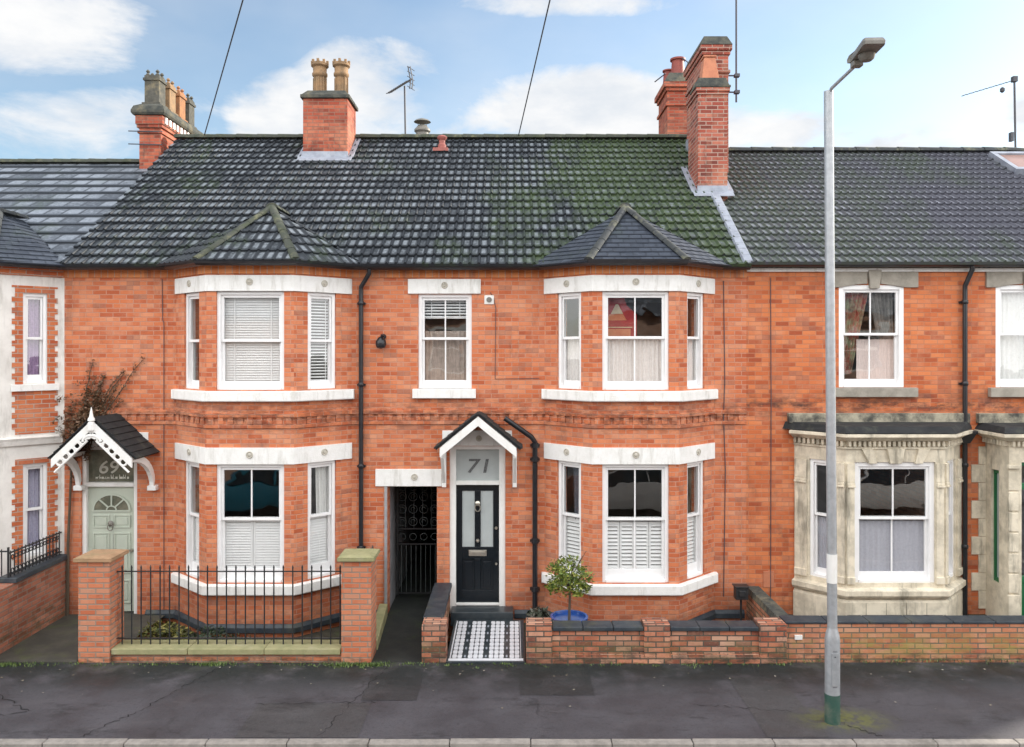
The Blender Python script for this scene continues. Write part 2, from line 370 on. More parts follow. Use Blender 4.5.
# ------------------------------------------------------------------ tiled roof polygons
def tilepoly(name, pts, mat, parent, gauge=.30, colw=.30, prof='roll', thick=.042, amp=.034, v0=None):
    P = [Vector(p) for p in pts]
    n = Vector((0, 0, 0))
    for i in range(len(P)):
        a = P[i]; b = P[(i+1) % len(P)]; n += a.cross(b)
    n.normalize()
    if n.z < 0: n = -n
    U = Vector((0, 0, 1)).cross(n).normalized(); V = n.cross(U).normalized()
    O = P[0]
    us = [p.dot(U) for p in P]; vs = [p.dot(V) for p in P]; base = O.dot(n)
    umin, umax, vmin, vmax = min(us)-.3, max(us)+.3, (min(vs) if v0 is None else v0), max(vs)
    bm = bmesh.new(); uvl = bm.loops.layers.uv.new('UVMap')
    if prof == 'roll': offs = [(0, 0), (.12, .10), (.2, .5), (.27, .95), (.34, 1), (.42, .6), (.5, .1), (.6, 0), (.72, .10), (.79, .6), (.86, 1.0), (.92, .9), (.97, .4)]
    else: offs = [(0, .12), (.03, 0), (.97, 0), (.985, .12)]
    if prof == 'roll': offs = [(0, 0), (.2, .05), (.32, .7), (.40, 1), (.50, .8), (.58, 0)]
    cols = []
    k0 = math.floor(umin/colw); k1 = math.ceil(umax/colw)
    pitch = colw if prof != 'roll' else colw/2
    k0 = math.floor(umin/pitch); k1 = math.ceil(umax/pitch)
    for k in range(k0, k1):
        for (o, h) in offs: cols.append((k*pitch+o*pitch, h))
    nr = int((vmax-vmin)/gauge)+1
    for i in range(nr):
        va = vmin+i*gauge; vb = va+gauge+.02
        sh = (colw/2 if (i % 2 and prof != 'roll') else 0)
        low = []; up = []; fr = []
        jit = 0
        for j, (u, h) in enumerate(cols):
            if j % len(offs) == 0: jit = random.uniform(-.003, .004)
            hh = h*amp if prof == 'roll' else h*.012
            q = U*(u+sh)+n*base
            low.append((bm.verts.new(q+V*(va-jit)+n*(thick+hh+jit)), (u+sh, (i+.001)*gauge)))
            up.append((bm.verts.new(q+V*vb+n*(hh)), (u+sh, (i+.999)*gauge)))
            fr.append((bm.verts.new(q+V*(va-jit)+n*(-.01)), (u+sh, (i+.001)*gauge)))
        for j in range(len(cols)-1):
            for quad in ((low[j], low[j+1], up[j+1], up[j]), (fr[j], fr[j+1], low[j+1], low[j])):
                f = bm.faces.new([x[0] for x in quad])
                for lp, x in zip(f.loops, quad): lp[uvl].uv = x[1]
    c = sum(P, Vector())/len(P)
    for i in range(len(P)):
        a = P[i]; b = P[(i+1) % len(P)]
        e = (b-a).normalized(); nn = e.cross(n).normalized()
        if (c-a).dot(nn) > 0: nn = -nn
        if abs(e.z) < 1e-4 and abs((a.z-min(p.z for p in P))) < 1e-3: a = a+nn*.04
        bmesh.ops.bisect_plane(bm, geom=bm.verts[:]+bm.edges[:]+bm.faces[:], plane_co=a, plane_no=nn, clear_outer=True, dist=1e-5)
    off = wloc(parent)
    for v in bm.verts: v.co -= off
    me = bpy.data.meshes.new(name); bm.to_mesh(me); bm.free()
    for poly in me.polygons: poly.use_smooth = True
    me.set_sharp_from_angle(angle=R(40))
    me.materials.append(mat)
    o = bpy.data.objects.new(name, me); COL.objects.link(o); o.parent = parent; WOR[o.name] = off
    return o
def caps(name, p, q, mat, parent, r=.12, ln=.4, n=7, flat=.75):
    p = Vector(p); q = Vector(q); d = q-p; L = d.length; d.normalize()
    side = d.cross(Vector((0, 0, 1))).normalized(); up = side.cross(d).normalized()
    mb = MB(); k = max(1, int(round(L/ln))); s = L/k
    for i in range(k):
        a = p+d*(i*s-.01); b = p+d*((i+1)*s+.015); ra = r*random.uniform(1.04, 1.1); rb = r*.95
        i0 = len(mb.v)
        for (c, rr) in ((a, ra), (b, rb)):
            for t in range(n+1):
                th = math.pi*t/n
                mb.v.append(tuple(c+side*math.cos(th)*rr+up*(math.sin(th)*rr*flat)))
        for t in range(n): mb.f.append([i0+t, i0+t+1, i0+n+2+t, i0+n+1+t])
        mb.f.append([i0+t for t in range(n+1)]); mb.f.append([i0+n+1+t for t in reversed(range(n+1))])
        mb.f.append([i0, i0+n+1, i0+2*n+1, i0+n])
    return mb.build(name, mat, parent, smooth=True)
# ------------------------------------------------------------------ sash window
def window(house, F, u0, u1, z0, z1, ub=1, lb=1, mid=.5, w=.05, fw=.055, frame=M_upvc, bot=.09, label=None, arch=0):
    f = MB(F)
    f.box(u0, u0+fw, w-.02, w+.11, z0, z1); f.box(u1-fw, u1, w-.02, w+.11, z0, z1)
    f.box(u0+fw, u1-fw, w-.02, w+.11, z1-fw, z1); f.box(u0+fw, u1-fw, w-.035, w+.11, z0, z0+.045)
    o = f.build('window', frame, house, bevel=.004)
    if label: o['label'] = label
    zm = z0+(z1-z0)*mid; a, b = u0+fw, u1-fw; sw = .042 if (u1-u0) > .7 else .034
    def sash(za, zb, wa, rail, bars):
        s = MB(F); s.box(a, a+sw, wa, wa+.035, za, zb); s.box(b-sw, b, wa, wa+.035, za, zb)
        s.box(a+sw, b-sw, wa, wa+.035, za, za+rail[0]); s.box(a+sw, b-sw, wa, wa+.035, zb-rail[1], zb)
        for i in range(bars):
            c = a+(b-a)*(i+1)/(bars+1); s.box(c-.011, c+.011, wa+.004, wa+.031, za+rail[0], zb-rail[1])
        s.build('sash', frame, o, bevel=.003)
        g = MB(F); g.face([fp(F, a+sw*.5, wa+.018, za+rail[0]*.5), fp(F, b-sw*.5, wa+.018, za+rail[0]*.5), fp(F, b-sw*.5, wa+.018, zb-rail[1]*.5), fp(F, a+sw*.5, wa+.018, zb-rail[1]*.5)])
        g.build('glass_pane', M_glass, o, recalc=False)
    sash(zm-.02, z1-fw, w+.01, (.04, .045), ub)
    sash(z0+.045, zm+.02, w+.047, (bot, .04), lb)
    # horns
    return o
def shutters(win, F, u0, u1, z0, z1, panels=4, w=.142, pitch=.042):
    pw = (u1-u0)/panels
    for i in range(panels):
        a = u0+i*pw+.004; b = a+pw-.008; s = MB(F)
        s.box(a, a+.03, w, w+.028, z0, z1); s.box(b-.03, b, w, w+.028, z0, z1); s.box(a+.03, b-.03, w, w+.028, z0, z0+.06); s.box(a+.03, b-.03, w, w+.028, z1-.05, z1)
        z = z0+.075
        while z < z1-.06:
            P = s.p
            s.hexa([P(a+.03,w-.004,z-.012), P(b-.03,w-.004,z-.012), P(b-.03,w+.020,z+.024), P(a+.03,w+.020,z+.024),
                    P(a+.03,w-.004,z-.004), P(b-.03,w-.004,z-.004), P(b-.03,w+.020,z+.032), P(a+.03,w+.020,z+.032)])
            z += pitch
        s.build('shutter', M_shut, win)
def blind(F, u0, u1, z0, z1, label, w=.142, pitch=.034, tilt=.034, mat=None, group=None):
    s = MB(F); z = z0+.03
    s.box(u0, u1, w-.01, w+.04, z1-.035, z1); s.box(u0, u1, w+.005, w+.03, z0, z0+.02)
    while z < z1-.04:
        P = s.p
        s.hexa([P(u0,w,z-tilt/2), P(u1,w,z-tilt/2), P(u1,w+.03,z+tilt/2), P(u0,w+.03,z+tilt/2),
                P(u0,w,z-tilt/2+.003), P(u1,w,z-tilt/2+.003), P(u1,w+.03,z+tilt/2+.003), P(u0,w+.03,z+tilt/2+.003)])
        z += pitch
    for c in (.2, .8):
        u = u0+(u1-u0)*c; s.box(u-.006, u+.006, w-.004, w-.002, z0, z1)
    o = s.build('venetian_blind', mat or M_shut, None, loc=fp(F, (u0+u1)/2, w, z0))
    return tag(o, label, 'blind', group or 'slatted blinds behind the windows')
def curtain(F, poly_top, poly_bot, z0, z1, label, mat, w=.165, folds=9, amp=.022, group=None, nz=10, shape=None):
    # hanging cloth between u ranges at top and bottom
    s = MB(F); nu = folds*8; i0 = 0; T = .006
    for side in (0, 1):
        for k in range(nz+1):
            t = k/nz; z = z1+(z0-z1)*t; tt = shape(t) if shape else t
            a = poly_top[0]+(poly_bot[0]-poly_top[0])*tt; b = poly_top[1]+(poly_bot[1]-poly_top[1])*tt
            for j in range(nu+1):
                x = j/nu; ph = x*folds*2*math.pi
                s.v.append(s.p(a+(b-a)*x, w+amp*math.sin(ph)+amp*.4*math.sin(ph*.37+t*2)+side*T, z))
    M = (nz+1)*(nu+1)
    for side in (0, 1):
        for k in range(nz):
            for j in range(nu):
                q = side*M+k*(nu+1)+j
                s.f.append([q, q+1, q+nu+2, q+nu+1] if not side else [q, q+nu+1, q+nu+2, q+1])
    o = s.build('curtain', mat, None, smooth=True, recalc=False, loc=fp(F, (poly_top[0]+poly_top[1])/2, w, z0))
    return tag(o, label, 'curtain', group or 'curtains behind the windows')
def rosette(mb, F, u, z, r=.055, w=-.03):
    c = Vector(fp(F, u, w, z)); t = Vector((F[2], F[3], 0)); nrm = Vector((F[3], -F[2], 0))
    n = 24; rings = [(1.0, 0), (1.0, .012), (.82, .016), (.74, .006), (.5, .008), (.3, .02), (.05, .022)]
    i0 = len(mb.v)
    for (rr, h) in rings:
        for q in range(n):
            th = 2*math.pi*q/n; k = rr*r*(1+(.08*math.cos(6*th) if rr < .8 else 0))
            mb.v.append(tuple(c+t*math.cos(th)*k+Vector((0,0,1))*math.sin(th)*k+nrm*h))
    for k in range(len(rings)-1):
        for q in range(n):
            a = i0+k*n+q; b = i0+k*n+(q+1) % n; mb.f.append([a, b, b+n, a+n])
    mb.f.append([i0+(len(rings)-1)*n+q for q in range(n)])
def dents(mb, path, z0, z1, pitch, wd, o0, o1):
    for k in range(len(path)-1):
        a = Vector(path[k]); b = Vector(path[k+1]); L = (b-a).length; F = Fr(a.x, a.y, b.x-a.x, b.y-a.y)
        n = max(1, int(L/pitch)); 
        for i in range(n):
            u = (i+.5)*L/n; mb.at(F).box(u-wd/2, u+wd/2, -o1, -o0, z0, z1)
def textmesh(body, size, loc, mat, parent, name='house_number', shear=0, rx=90, depth=.002, sx=1.0):
    cu = bpy.data.curves.new('t', 'FONT'); cu.body = body; cu.size = size; cu.shear = shear; cu.extrude = depth; cu.align_x = 'CENTER'; cu.offset = size*.01
    t = bpy.data.objects.new('t', cu); COL.objects.link(t)
    bpy.context.view_layer.update()
    dg = bpy.context.evaluated_depsgraph_get(); me = bpy.data.meshes.new_from_object(t.evaluated_get(dg))
    bpy.data.objects.remove(t)
    me.transform(Matrix.Translation(Vector(loc)-wloc(parent)) @ Matrix.Rotation(R(rx), 4, 'X') @ Matrix.Diagonal((sx, 1, 1, 1)))
    me.materials.clear(); me.materials.append(mat); me.name = name
    o = bpy.data.objects.new(name, me); COL.objects.link(o); o.parent = parent; WOR[o.name] = wloc(parent); return o
# ------------------------------------------------------------------ key positions
Y0 = 13.0
XAB, XBC, XCD, XDE, XEND, XST = -7.45, -2.42, 3.90, 7.57, 13.2, -14.0
SL = .722; ZE = 5.768; YE = 12.72
def zr(y): return ZE+SL*(y-YE)
YR = 17.25
class Bay:
    def __init__(s, cx, hw=1.34, fh=.68, D=.68):
        s.cx, s.hw, s.fh, s.D = cx, hw, fh, D
        s.JL = (cx-hw, Y0); s.FL = (cx-fh, Y0-D); s.FRc = (cx+fh, Y0-D); s.JR = (cx+hw, Y0)
        s.path = [s.JL, s.FL, s.FRc, s.JR]
        s.L = math.hypot(hw-fh, D)
        s.fL = Fr(*s.JL, s.FL[0]-s.JL[0], s.FL[1]-s.JL[1]); s.fF = Fr(*s.FL, 1, 0); s.fR = Fr(*s.FRc, s.JR[0]-s.FRc[0], s.JR[1]-s.FRc[1])
        s.sideL = (.28*s.L, .77*s.L); s.sideR = (.23*s.L, .72*s.L); s.front = (.155, 2*fh-.155)
bB = Bay(-4.13, 1.46, .69); bC = Bay(1.95, 1.41, .68); bD = Bay(6.08, 1.38, .78, .60)
bA = Bay(-8.87, 1.37, .69)
# =================================================================== HOUSE shells
def house_shell(name, x0, x1, label, roofmat, zridge, ze=ZE, ix=None):
    h = thing(name, ((x0+x1)/2, Y0, 0), label, 'house', 'terraced houses in the row')
    s = MB(); s.box(x0+.003, x0+.12, Y0+.26, 22.0, -.4, 5.6); s.box(x1-.12, x1-.003, Y0+.26, 22.0, -.4, 5.6); s.box(x0+.003, x1-.003, 22.0, 22.25, -.4, 5.6)
    s.build('side_and_rear_wall', M_far, h)
    i0 = ix if ix is not None else x0+.13
    s = MB(); s.box(x0+.13, x1-.13, Y0+.27, 21.9, 2.72, 2.98); s.box(x0+.13, x1-.13, Y0+.27, 21.9, 5.45, 5.55); s.box(i0, x1-.13, 16.8, 16.9, 0, 2.7); s.box(x0+.13, x1-.13, 16.8, 16.9, 3, 5.44); s.box(i0, x1-.13, Y0+.27, 21.9, -.2, .1)
    s.build('interior', M_room, h)
    return h
def gables(h, x0, x1, zr_, ze=ZE):
    for x, dx in ((x0, .10), (x1, -.10)):
        m = MB(); a, b = min(x, x+dx), max(x, x+dx)
        pr = [(Y0+.02, 5.55), (22.2, 5.55), (22.2, ze+.0), (YR, zr_-.06), (Y0+.02, ze+(zr_-ze)*(Y0-YE)/(YR-YE)-.07)]
        i = len(m.v)
        m.v += [(a+.002, y, z) for y, z in pr]+[(b-.002, y, z) for y, z in pr]; n = len(pr)
        m.f.append(list(range(n))); m.f.append([n+k for k in reversed(range(n))])
        for k in range(n): m.f.append([k, n+k, n+(k+1) % n, (k+1) % n])
        m.build('gable', M_far, h)
def back_roof(h, x0, x1, zr_, mat):
    m = MB(); m.face([(x0, YR, zr_), (x0, 22.4, ZE-.1), (x1, 22.4, ZE-.1), (x1, YR, zr_)]); m.build('rear_roof_slope', mat, h, recalc=False)
EAVE_Z = 5.60
def eaves(h, path, ends, white=True, mat=M_orange):
    m = MB().sweep(path, [(-.02, EAVE_Z+.003), (.028, EAVE_Z+.003), (.028, 5.735), (-.02, 5.735)])
    m.build('eaves_course', mat, h)
    if white: MB().sweep(path, [(-.02, 5.738), (.09, 5.738), (.09, 5.768), (-.02, 5.768)]).build('soffit_strip', M_trim, h)
    g = MB().sweep(path, [(.10, 5.80), (.11, 5.745), (.15, 5.715), (.21, 5.715), (.25, 5.745), (.262, 5.805), (.25, 5.805), (.20, 5.74), (.15, 5.74), (.115, 5.80)])
    g.build('gutter', M_black, h, smooth=False)
# string course and dentils
def strings(h, path, mat=None):
    mat = mat or M_brick
    m = MB().sweep(path, [(-.02, 3.335), (.030, 3.335), (.034, 3.40), (-.02, 3.41)])
    m.sweep(path, [(-.02, 3.165), (.022, 3.165), (.022, 3.22), (-.02, 3.22)])
    m.build('string_course', mat, h, bevel=.004)
    d = MB(); dents(d, path, 3.223, 3.332, .15, .085, -.01, .022); d.build('dentil_course', mat, h, bevel=.003)
def downpipe(h, x, y, z1, z0, r=.038, swan=(.18, .3), name='downpipe', hopper=None, mat=M_black):
    m = MB(); yo = y-.07
    pts = [(x+swan[0], y-.19, z1), (x+swan[0], y-.19, z1-.06), (x, yo, z1-swan[1]), (x, yo, z1-swan[1]-.1), (x, yo, z0)]
    m.tube(pts, r, 10)
    z = z1-swan[1]-.3
    while z > z0+.1:
        m.lathe((x, yo, z), [(r+.004, 0), (r+.012, .01), (r+.012, .06), (r+.004, .07)], 12); m.box(x-.07, x+.07, yo+.02, y-.003, z+.015, z+.05); z -= 1.35
    o = m.build(name, mat, h, smooth=True)
    if hopper:
        k = MB(); zz = hopper
        k.hexa([(x-.06,yo-.05,zz-.16),(x+.06,yo-.05,zz-.16),(x+.06,y-.01,zz-.16),(x-.06,y-.01,zz-.16),(x-.13,yo-.11,zz),(x+.13,yo-.11,zz),(x+.13,y-.005,zz),(x-.13,y-.005,zz)])
        k.box(x-.145, x+.145, yo-.12, y-.003, zz, zz+.05); k.build('hopper', mat, o, bevel=.004)
    return o
def bay_roof(h, b, mat, gauge, colw, prof, capmat, za=6.82, ya=13.44, ovh=.25, thick=.03):
    k = math.tan(R(22.5))*ovh
    FL = Vector((b.FL[0]-k, b.FL[1]-ovh, ZE)); FRr = Vector((b.FRc[0]+k, b.FRc[1]-ovh, ZE))
    JL = Vector((b.JL[0]-ovh*1.0, YE+.03, ZE+.0)); JR = Vector((b.JR[0]+ovh*1.0, YE+.03, ZE))
    A = Vector((b.cx, ya, za)); yb = YE+(za-ZE)/SL+.1; Rb = Vector((b.cx, yb, za+.0))
    tilepoly('bay_roof', [FL, FRr, A], mat, h, gauge, colw, prof, thick, .022)
    tilepoly('bay_roof', [JL, FL, A], mat, h, gauge, colw, prof, thick, .022)
    tilepoly('bay_roof', [FRr, JR, A], mat, h, gauge, colw, prof, thick, .022)
    tilepoly('bay_roof', [JL, A, Rb], mat, h, gauge, colw, prof, thick, .022)
    tilepoly('bay_roof', [A, JR, Rb], mat, h, gauge, colw, prof, thick, .022)
    up = Vector((0, 0, .035))
    caps('hip_ridge', FL+up+Vector((.02,.04,0)), A+up, capmat, h, .07, .33); caps('hip_ridge', FRr+up+Vector((-.02,.04,0)), A+up, capmat, h, .07, .33)
    caps('ridge', A+up, Rb+up, capmat, h, .10, .3)
def bay_trim(h, b, mat=M_trim, ext=.01, lo=True):
    P = [(b.JL[0]-ext, Y0)]+b.path+[(b.JR[0]+ext, Y0)]
    for (z0, z1) in ((5.33, 5.58), (2.60, 2.86)):
        MB().sweep(P, [(-.05, z0), (.03, z0), (.03, z1), (-.05, z1)]).build('lintel', mat, h, bevel=.006)
        for F_, u_ in ((b.fF, b.fh), (b.fL, b.L*.5), (b.fR, b.L*.5)):
            r = MB(); rosette(r, F_, u_, (z0+z1)/2+.02); r.build('rosette', M_ros, h, smooth=True)
    P2 = [(b.JL[0]-.05, Y0)]+b.path+[(b.JR[0]+.05, Y0)]
    MB().sweep(P2, [(-.2, 3.585), (.075, 3.585), (.09, 3.60), (.09, 3.745), (-.2, 3.77)]).build('sill', mat, h, bevel=.006)
    MB().sweep(P2, [(-.2, .545), (.075, .545), (.09, .56), (.09, .70), (-.2, .73)]).build('sill', mat, h, bevel=.006)
    P3 = [(b.JL[0]-.5, Y0)]+b.path+[(b.JR[0]+.5, Y0)]
    MB().sweep(P3, [(-.02, -.05), (.055, -.05), (.055, .03), (.02, .08), (-.02, .08)]).build('plinth_band', M_blue, h, bevel=.005)
ZB = -.45
OPL = (.725, 2.60); OPU = (3.77, 5.33)
def bay_walls(m, b, top=5.75):
    ops = lambda u: [(u[0], u[1], *OPL), (u[0], u[1], *OPU)]
    m.at(b.fL).wall(0, b.L, ZB, top, ops(b.sideL)); m.at(b.fF).wall(0, 2*b.fh, ZB, top, ops(b.front)); m.at(b.fR).wall(0, b.L, ZB, top, ops(b.sideR))
FLAT = Fr(0, Y0, 1, 0)
# =================================================================== HOUSE B (number 69, sage door)
HB = house_shell('terraced_house', XAB, XBC, 'red brick terraced house with pale green front door and fretwork porch', M_tileBC, 9.22)
gables(HB, XAB, XBC, zr(YR)); back_roof(HB, XAB, XBC, zr(YR), M_tileBC)
m = MB(FLAT)
m.wall(XAB, bB.JL[0], ZB, 5.75, [(-7.17, -6.24, -.02, 2.80)]); m.wall(bB.JR[0], XBC, ZB, 5.75)
bay_walls(m, bB)
m.build('wall', M_brick, HB)
bay_trim(HB, bB)
pB = [(XAB, Y0)]+bB.path+[(XBC, Y0)]
eaves(HB, pB, None); strings(HB, pB)
wBu = window(HB, bB.fF, *bB.front, *OPU, ub=0, lb=0); wBl = window(HB, bB.fF, *bB.front, *OPL, ub=1, lb=0, mid=.53, bot=.16)
window(HB, bB.fL, *bB.sideL, *OPU, ub=0, lb=0); window(HB, bB.fR, *bB.sideR, *OPU, ub=0, lb=0)
wl1 = window(HB, bB.fL, *bB.sideL, *OPL, ub=0, lb=0, mid=.53, bot=.16); wl2 = window(HB, bB.fR, *bB.sideR, *OPL, ub=0, lb=0, mid=.53, bot=.16)
u0, u1 = bB.front
blind(bB.fF, u0+.05, u1-.05, 3.83, 5.29, 'white slatted blind closed behind the wide upstairs bay window above the iron railings', pitch=.040, tilt=.038)
blind(bB.fR, bB.sideR[0]+.03, bB.sideR[1]-.03, 3.83, 5.29, 'half open slatted blind in the narrow upstairs window left of the black drainpipe', pitch=.05, tilt=.02)
shutters(wBl, bB.fF, u0+.06, u1-.06, .82, 1.70, 2); shutters(wl2, bB.fR, bB.sideR[0]+.04, bB.sideR[1]-.04, .82, 1.70, 1); shutters(wl1, bB.fL, bB.sideL[0]+.04, bB.sideL[1]-.04, .82, 1.70, 1)
M_net = curtain_mat('net_white', (.82,.82,.80), (.75,.75,.73))
curtain(bB.fR, (bB.sideR[0]+.22, bB.sideR[1]-.03), (bB.sideR[0]+.24, bB.sideR[1]-.03), 1.68, 2.56, 'pale curtain above the shutter in the ground floor side window nearest the railings', M_net, folds=4)
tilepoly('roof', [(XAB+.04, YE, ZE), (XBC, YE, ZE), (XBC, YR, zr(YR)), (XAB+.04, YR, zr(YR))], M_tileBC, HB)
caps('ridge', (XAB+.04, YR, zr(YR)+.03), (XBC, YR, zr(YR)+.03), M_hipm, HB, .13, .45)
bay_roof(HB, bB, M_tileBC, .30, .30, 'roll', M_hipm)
# door lintel + door
MB(FLAT).box(-7.32, -6.05, -.02, .1, 2.80, 3.03).build('lintel', M_trim, HB, bevel=.005)
f = MB(FLAT); f.box(-7.17, -7.10, .03, .16, -.02, 2.80); f.box(-6.31, -6.24, .03, .16, -.02, 2.80); f.box(-7.10, -6.31, .03, .16, 2.735, 2.80); f.box(-7.10, -6.31, .02, .16, 2.12, 2.19)
f.build('door_frame', M_white, HB, bevel=.005)
d = MB(FLAT); d.box(-7.10, -6.31, .09, .13, .02, 2.12)
for (a, b_) in ((-7.02, -6.74), (-6.67, -6.39)):
    for (z0, z1) in ((.16, .55), (.66, 1.34), (1.42, 1.64)):
        d.box(a, b_, .075, .095, z0, z0+.02); d.box(a, b_, .075, .095, z1-.02, z1); d.box(a, a+.02, .075, .095, z0+.02, z1-.02); d.box(b_-.02, b_, .075, .095, z0+.02, z1-.02)
        d.box(a+.05, b_-.05, .078, .095, z0+.05, z1-.05)
DB = d.build('front_door', M_sage, HB, bevel=.004)
DB['label'] = 'pale sage green panelled door with fanlight'
fan = MB(FLAT); cx = -6.705; n = 20; RR = .29; zc = 1.72
fan.prism([(cx+RR*math.cos(math.pi*i/n), zc+RR*math.sin(math.pi*i/n)*.85) for i in range(n+1)], .082, .089)
fan.build('fanlight_glass', M_etch, DB)
fb = MB(FLAT)
for i in range(n):
    a0, a1 = math.pi*i/n, math.pi*(i+1)/n
    for (r0, r1, s) in ((.29, .32, 0), (.07, .09, 0)):
        fb.prism([(cx+r0*math.cos(a0), zc+r0*.85*math.sin(a0)), (cx+r1*math.cos(a0), zc+r1*.85*math.sin(a0)), (cx+r1*math.cos(a1), zc+r1*.85*math.sin(a1)), (cx+r0*math.cos(a1), zc+r0*.85*math.sin(a1))], .065, .081)
for an in (45, 90, 135):
    c, s_ = math.cos(R(an)), math.sin(R(an)); px, pz = -s_*.012, c*.012
    fb.prism([(cx+.08*c+px, zc+.07*s_+pz), (cx+.08*c-px, zc+.07*s_-pz), (cx+.30*c-px, zc+.26*s_-pz), (cx+.30*c+px, zc+.26*s_+pz)], .067, .0805)
fb.box(cx-.32, cx+.32, .066, .081, zc-.025, zc); fb.build('fanlight_bars', M_sage, DB)
k = MB(); k.lathe((cx, Y0+.06, 1.50), [(.045, -.0), (.05, .01), (.03, .02), (.015, .03)], 14, 'y'); k.tube([(cx+.045*math.cos(t*.4), Y0+.03, 1.44+.055*math.sin(t*.4)) for t in range(17)], .008, 6); k.build('door_knocker', M_lamp, DB, smooth=True)
k = MB(); k.lathe((-6.37, Y0+.05, 1.05), [(.03, -.03), (.03, 0), (.02, .02)], 12, 'y'); k.build('door_knob', M_brass, DB, smooth=True)
g = MB(FLAT); g.box(-7.10, -6.31, .10, .106, 2.19, 2.735); TB = g.build('transom_glass', M_etch, HB)
textmesh('69', .30, (-6.77, Y0+.094, 2.335), M_numw, TB, shear=.15, sx=1.15)
sq = MB(); x = -6.98
while x < -6.42:
    hgt = random.choice((.03, .035, .07)); sq.box(x, x+.008, Y0+.093, Y0+.0985, 2.24, 2.24+hgt)
    if random.random() < .6: sq.box(x, x+.03, Y0+.094, Y0+.0985, 2.24+random.choice((0, .028)), 2.247+random.choice((.0, .028)))
    x += random.uniform(.022, .04)
sq.build('etched_script', M_numw, TB)
# fretwork porch canopy
PB = thing('t', (0, 0, 0)); bpy.data.objects.remove(PB)
def canopy(house, ax, az, wid, drop, proj, th, fret, name='porch_canopy', bw=.14, roofmat=M_felt, ov=.06):
    F = FLAT; yb = 0
    # roof slabs
    L = []
    rf = MB(F)
    for s in (-1, 1):
        e = (ax+s*(wid+ov), az-drop*(wid+ov)/wid); a = (ax, az)
        dx, dz = e[0]-a[0], e[1]-a[1]; l = math.hypot(dx, dz); nx, nz = -dz/l*(1), dx/l
        if nz < 0: nx, nz = -nx, -nz
        rf.prism([a, e, (e[0]+nx*th, e[1]+nz*th), (a[0], a[1]+th/abs(dx/l))] if s > 0 else [(a[0], a[1]+th/abs(dx/l)), (e[0]+nx*th, e[1]+nz*th), e, a], -proj-.03, -.003)
    root = rf.build(name, roofmat, house, bevel=.004)
    # courses of tiles
    t = MB(F)
    for s in (-1, 1):
        l = math.hypot(wid+ov, drop*(wid+ov)/wid); dirx, dirz = s*(wid+ov)/l, -drop*(wid+ov)/wid/l; nx, nz = (s*-dirz, s*dirx)
        nx, nz = (-dirz*s, dirx*s)
        if nz < 0: nx, nz = -nx, -nz
        k = int(l/.12); base = th+.003
        for i in range(k):
            q0 = l*(i)/k; q1 = l*(i+1)/k+.01
            p0 = (ax+dirx*q0+nx*(base), az+dirz*q0+nz*(base)); p1 = (ax+dirx*q1+nx*(base), az+dirz*q1+nz*(base))
            p2 = (p1[0]+nx*.022, p1[1]+nz*.022); p3 = (p0[0]+nx*.006, p0[1]+nz*.006)
            t.prism([p0, p1, p2, p3], -proj-.05, -.003)
    t.build('canopy_tiles', roofmat, root)
    bb = MB(F)
    for s in (-1, 1):
        a = (ax, az-.01); e = (ax+s*wid, az-drop-.01); l = math.hypot(wid, drop); nz = -bw/abs(wid/l)
        n_ = 14; low = []
        for i in range(n_+1):
            q = i/n_
            ww = bw/abs(wid/l)
            if fret: ww *= 1.05+.35*abs(math.sin(q*math.pi*4))
            low.append((a[0]+(e[0]-a[0])*q, a[1]+(e[1]-a[1])*q-ww))
        for i in range(n_):
            q0, q1 = i/n_, (i+1)/n_
            bb.prism([(a[0]+(e[0]-a[0])*q0, a[1]+(e[1]-a[1])*q0), (a[0]+(e[0]-a[0])*q1, a[1]+(e[1]-a[1])*q1), low[i+1], low[i]], -proj-.075, -proj-.045)
    bb.build('bargeboard', M_white, root)
    return root
CB = canopy(HB, -6.56, 3.31, .63, .60, .75, .03, False, bw=.10, ov=.03)
# open fretwork hung under the boards
fr = MB()
for s in (-1, 1):
    for i in range(6):
        q = (i+.6)/6.6; c = Vector((-6.56+s*.58*q, Y0-.81, 3.31-.56*q-.185)); r = .055
        pts = [(c.x+r*math.cos(t*.45), c.y, c.z+r*1.0*math.sin(t*.45)) for t in range(15)]
        fr.tube(pts, .018, 6)
    fr.tube([(-6.56+s*.58*q, Y0-.81, 3.31-.56*q-.26) for q in (.12,.3,.5,.7,.9,1.0)], .018, 6)
fr.tube([(-6.56+.14*math.cos(t*math.pi/10), Y0-.81, 2.97+.10*math.sin(t*math.pi/10)) for t in range(11)], .026, 6)
fr.build('fretwork', M_white, CB, smooth=True)
fi = MB(); fi.lathe((-6.56, Y0-.82, 3.12), [(.03,0),(.055,.03),(.055,.14),(.035,.16),(.055,.18),(.05,.21),(.030,.24),(.022,.30),(.004,.39)], 12); fi.build('finial', M_white, CB, smooth=True)
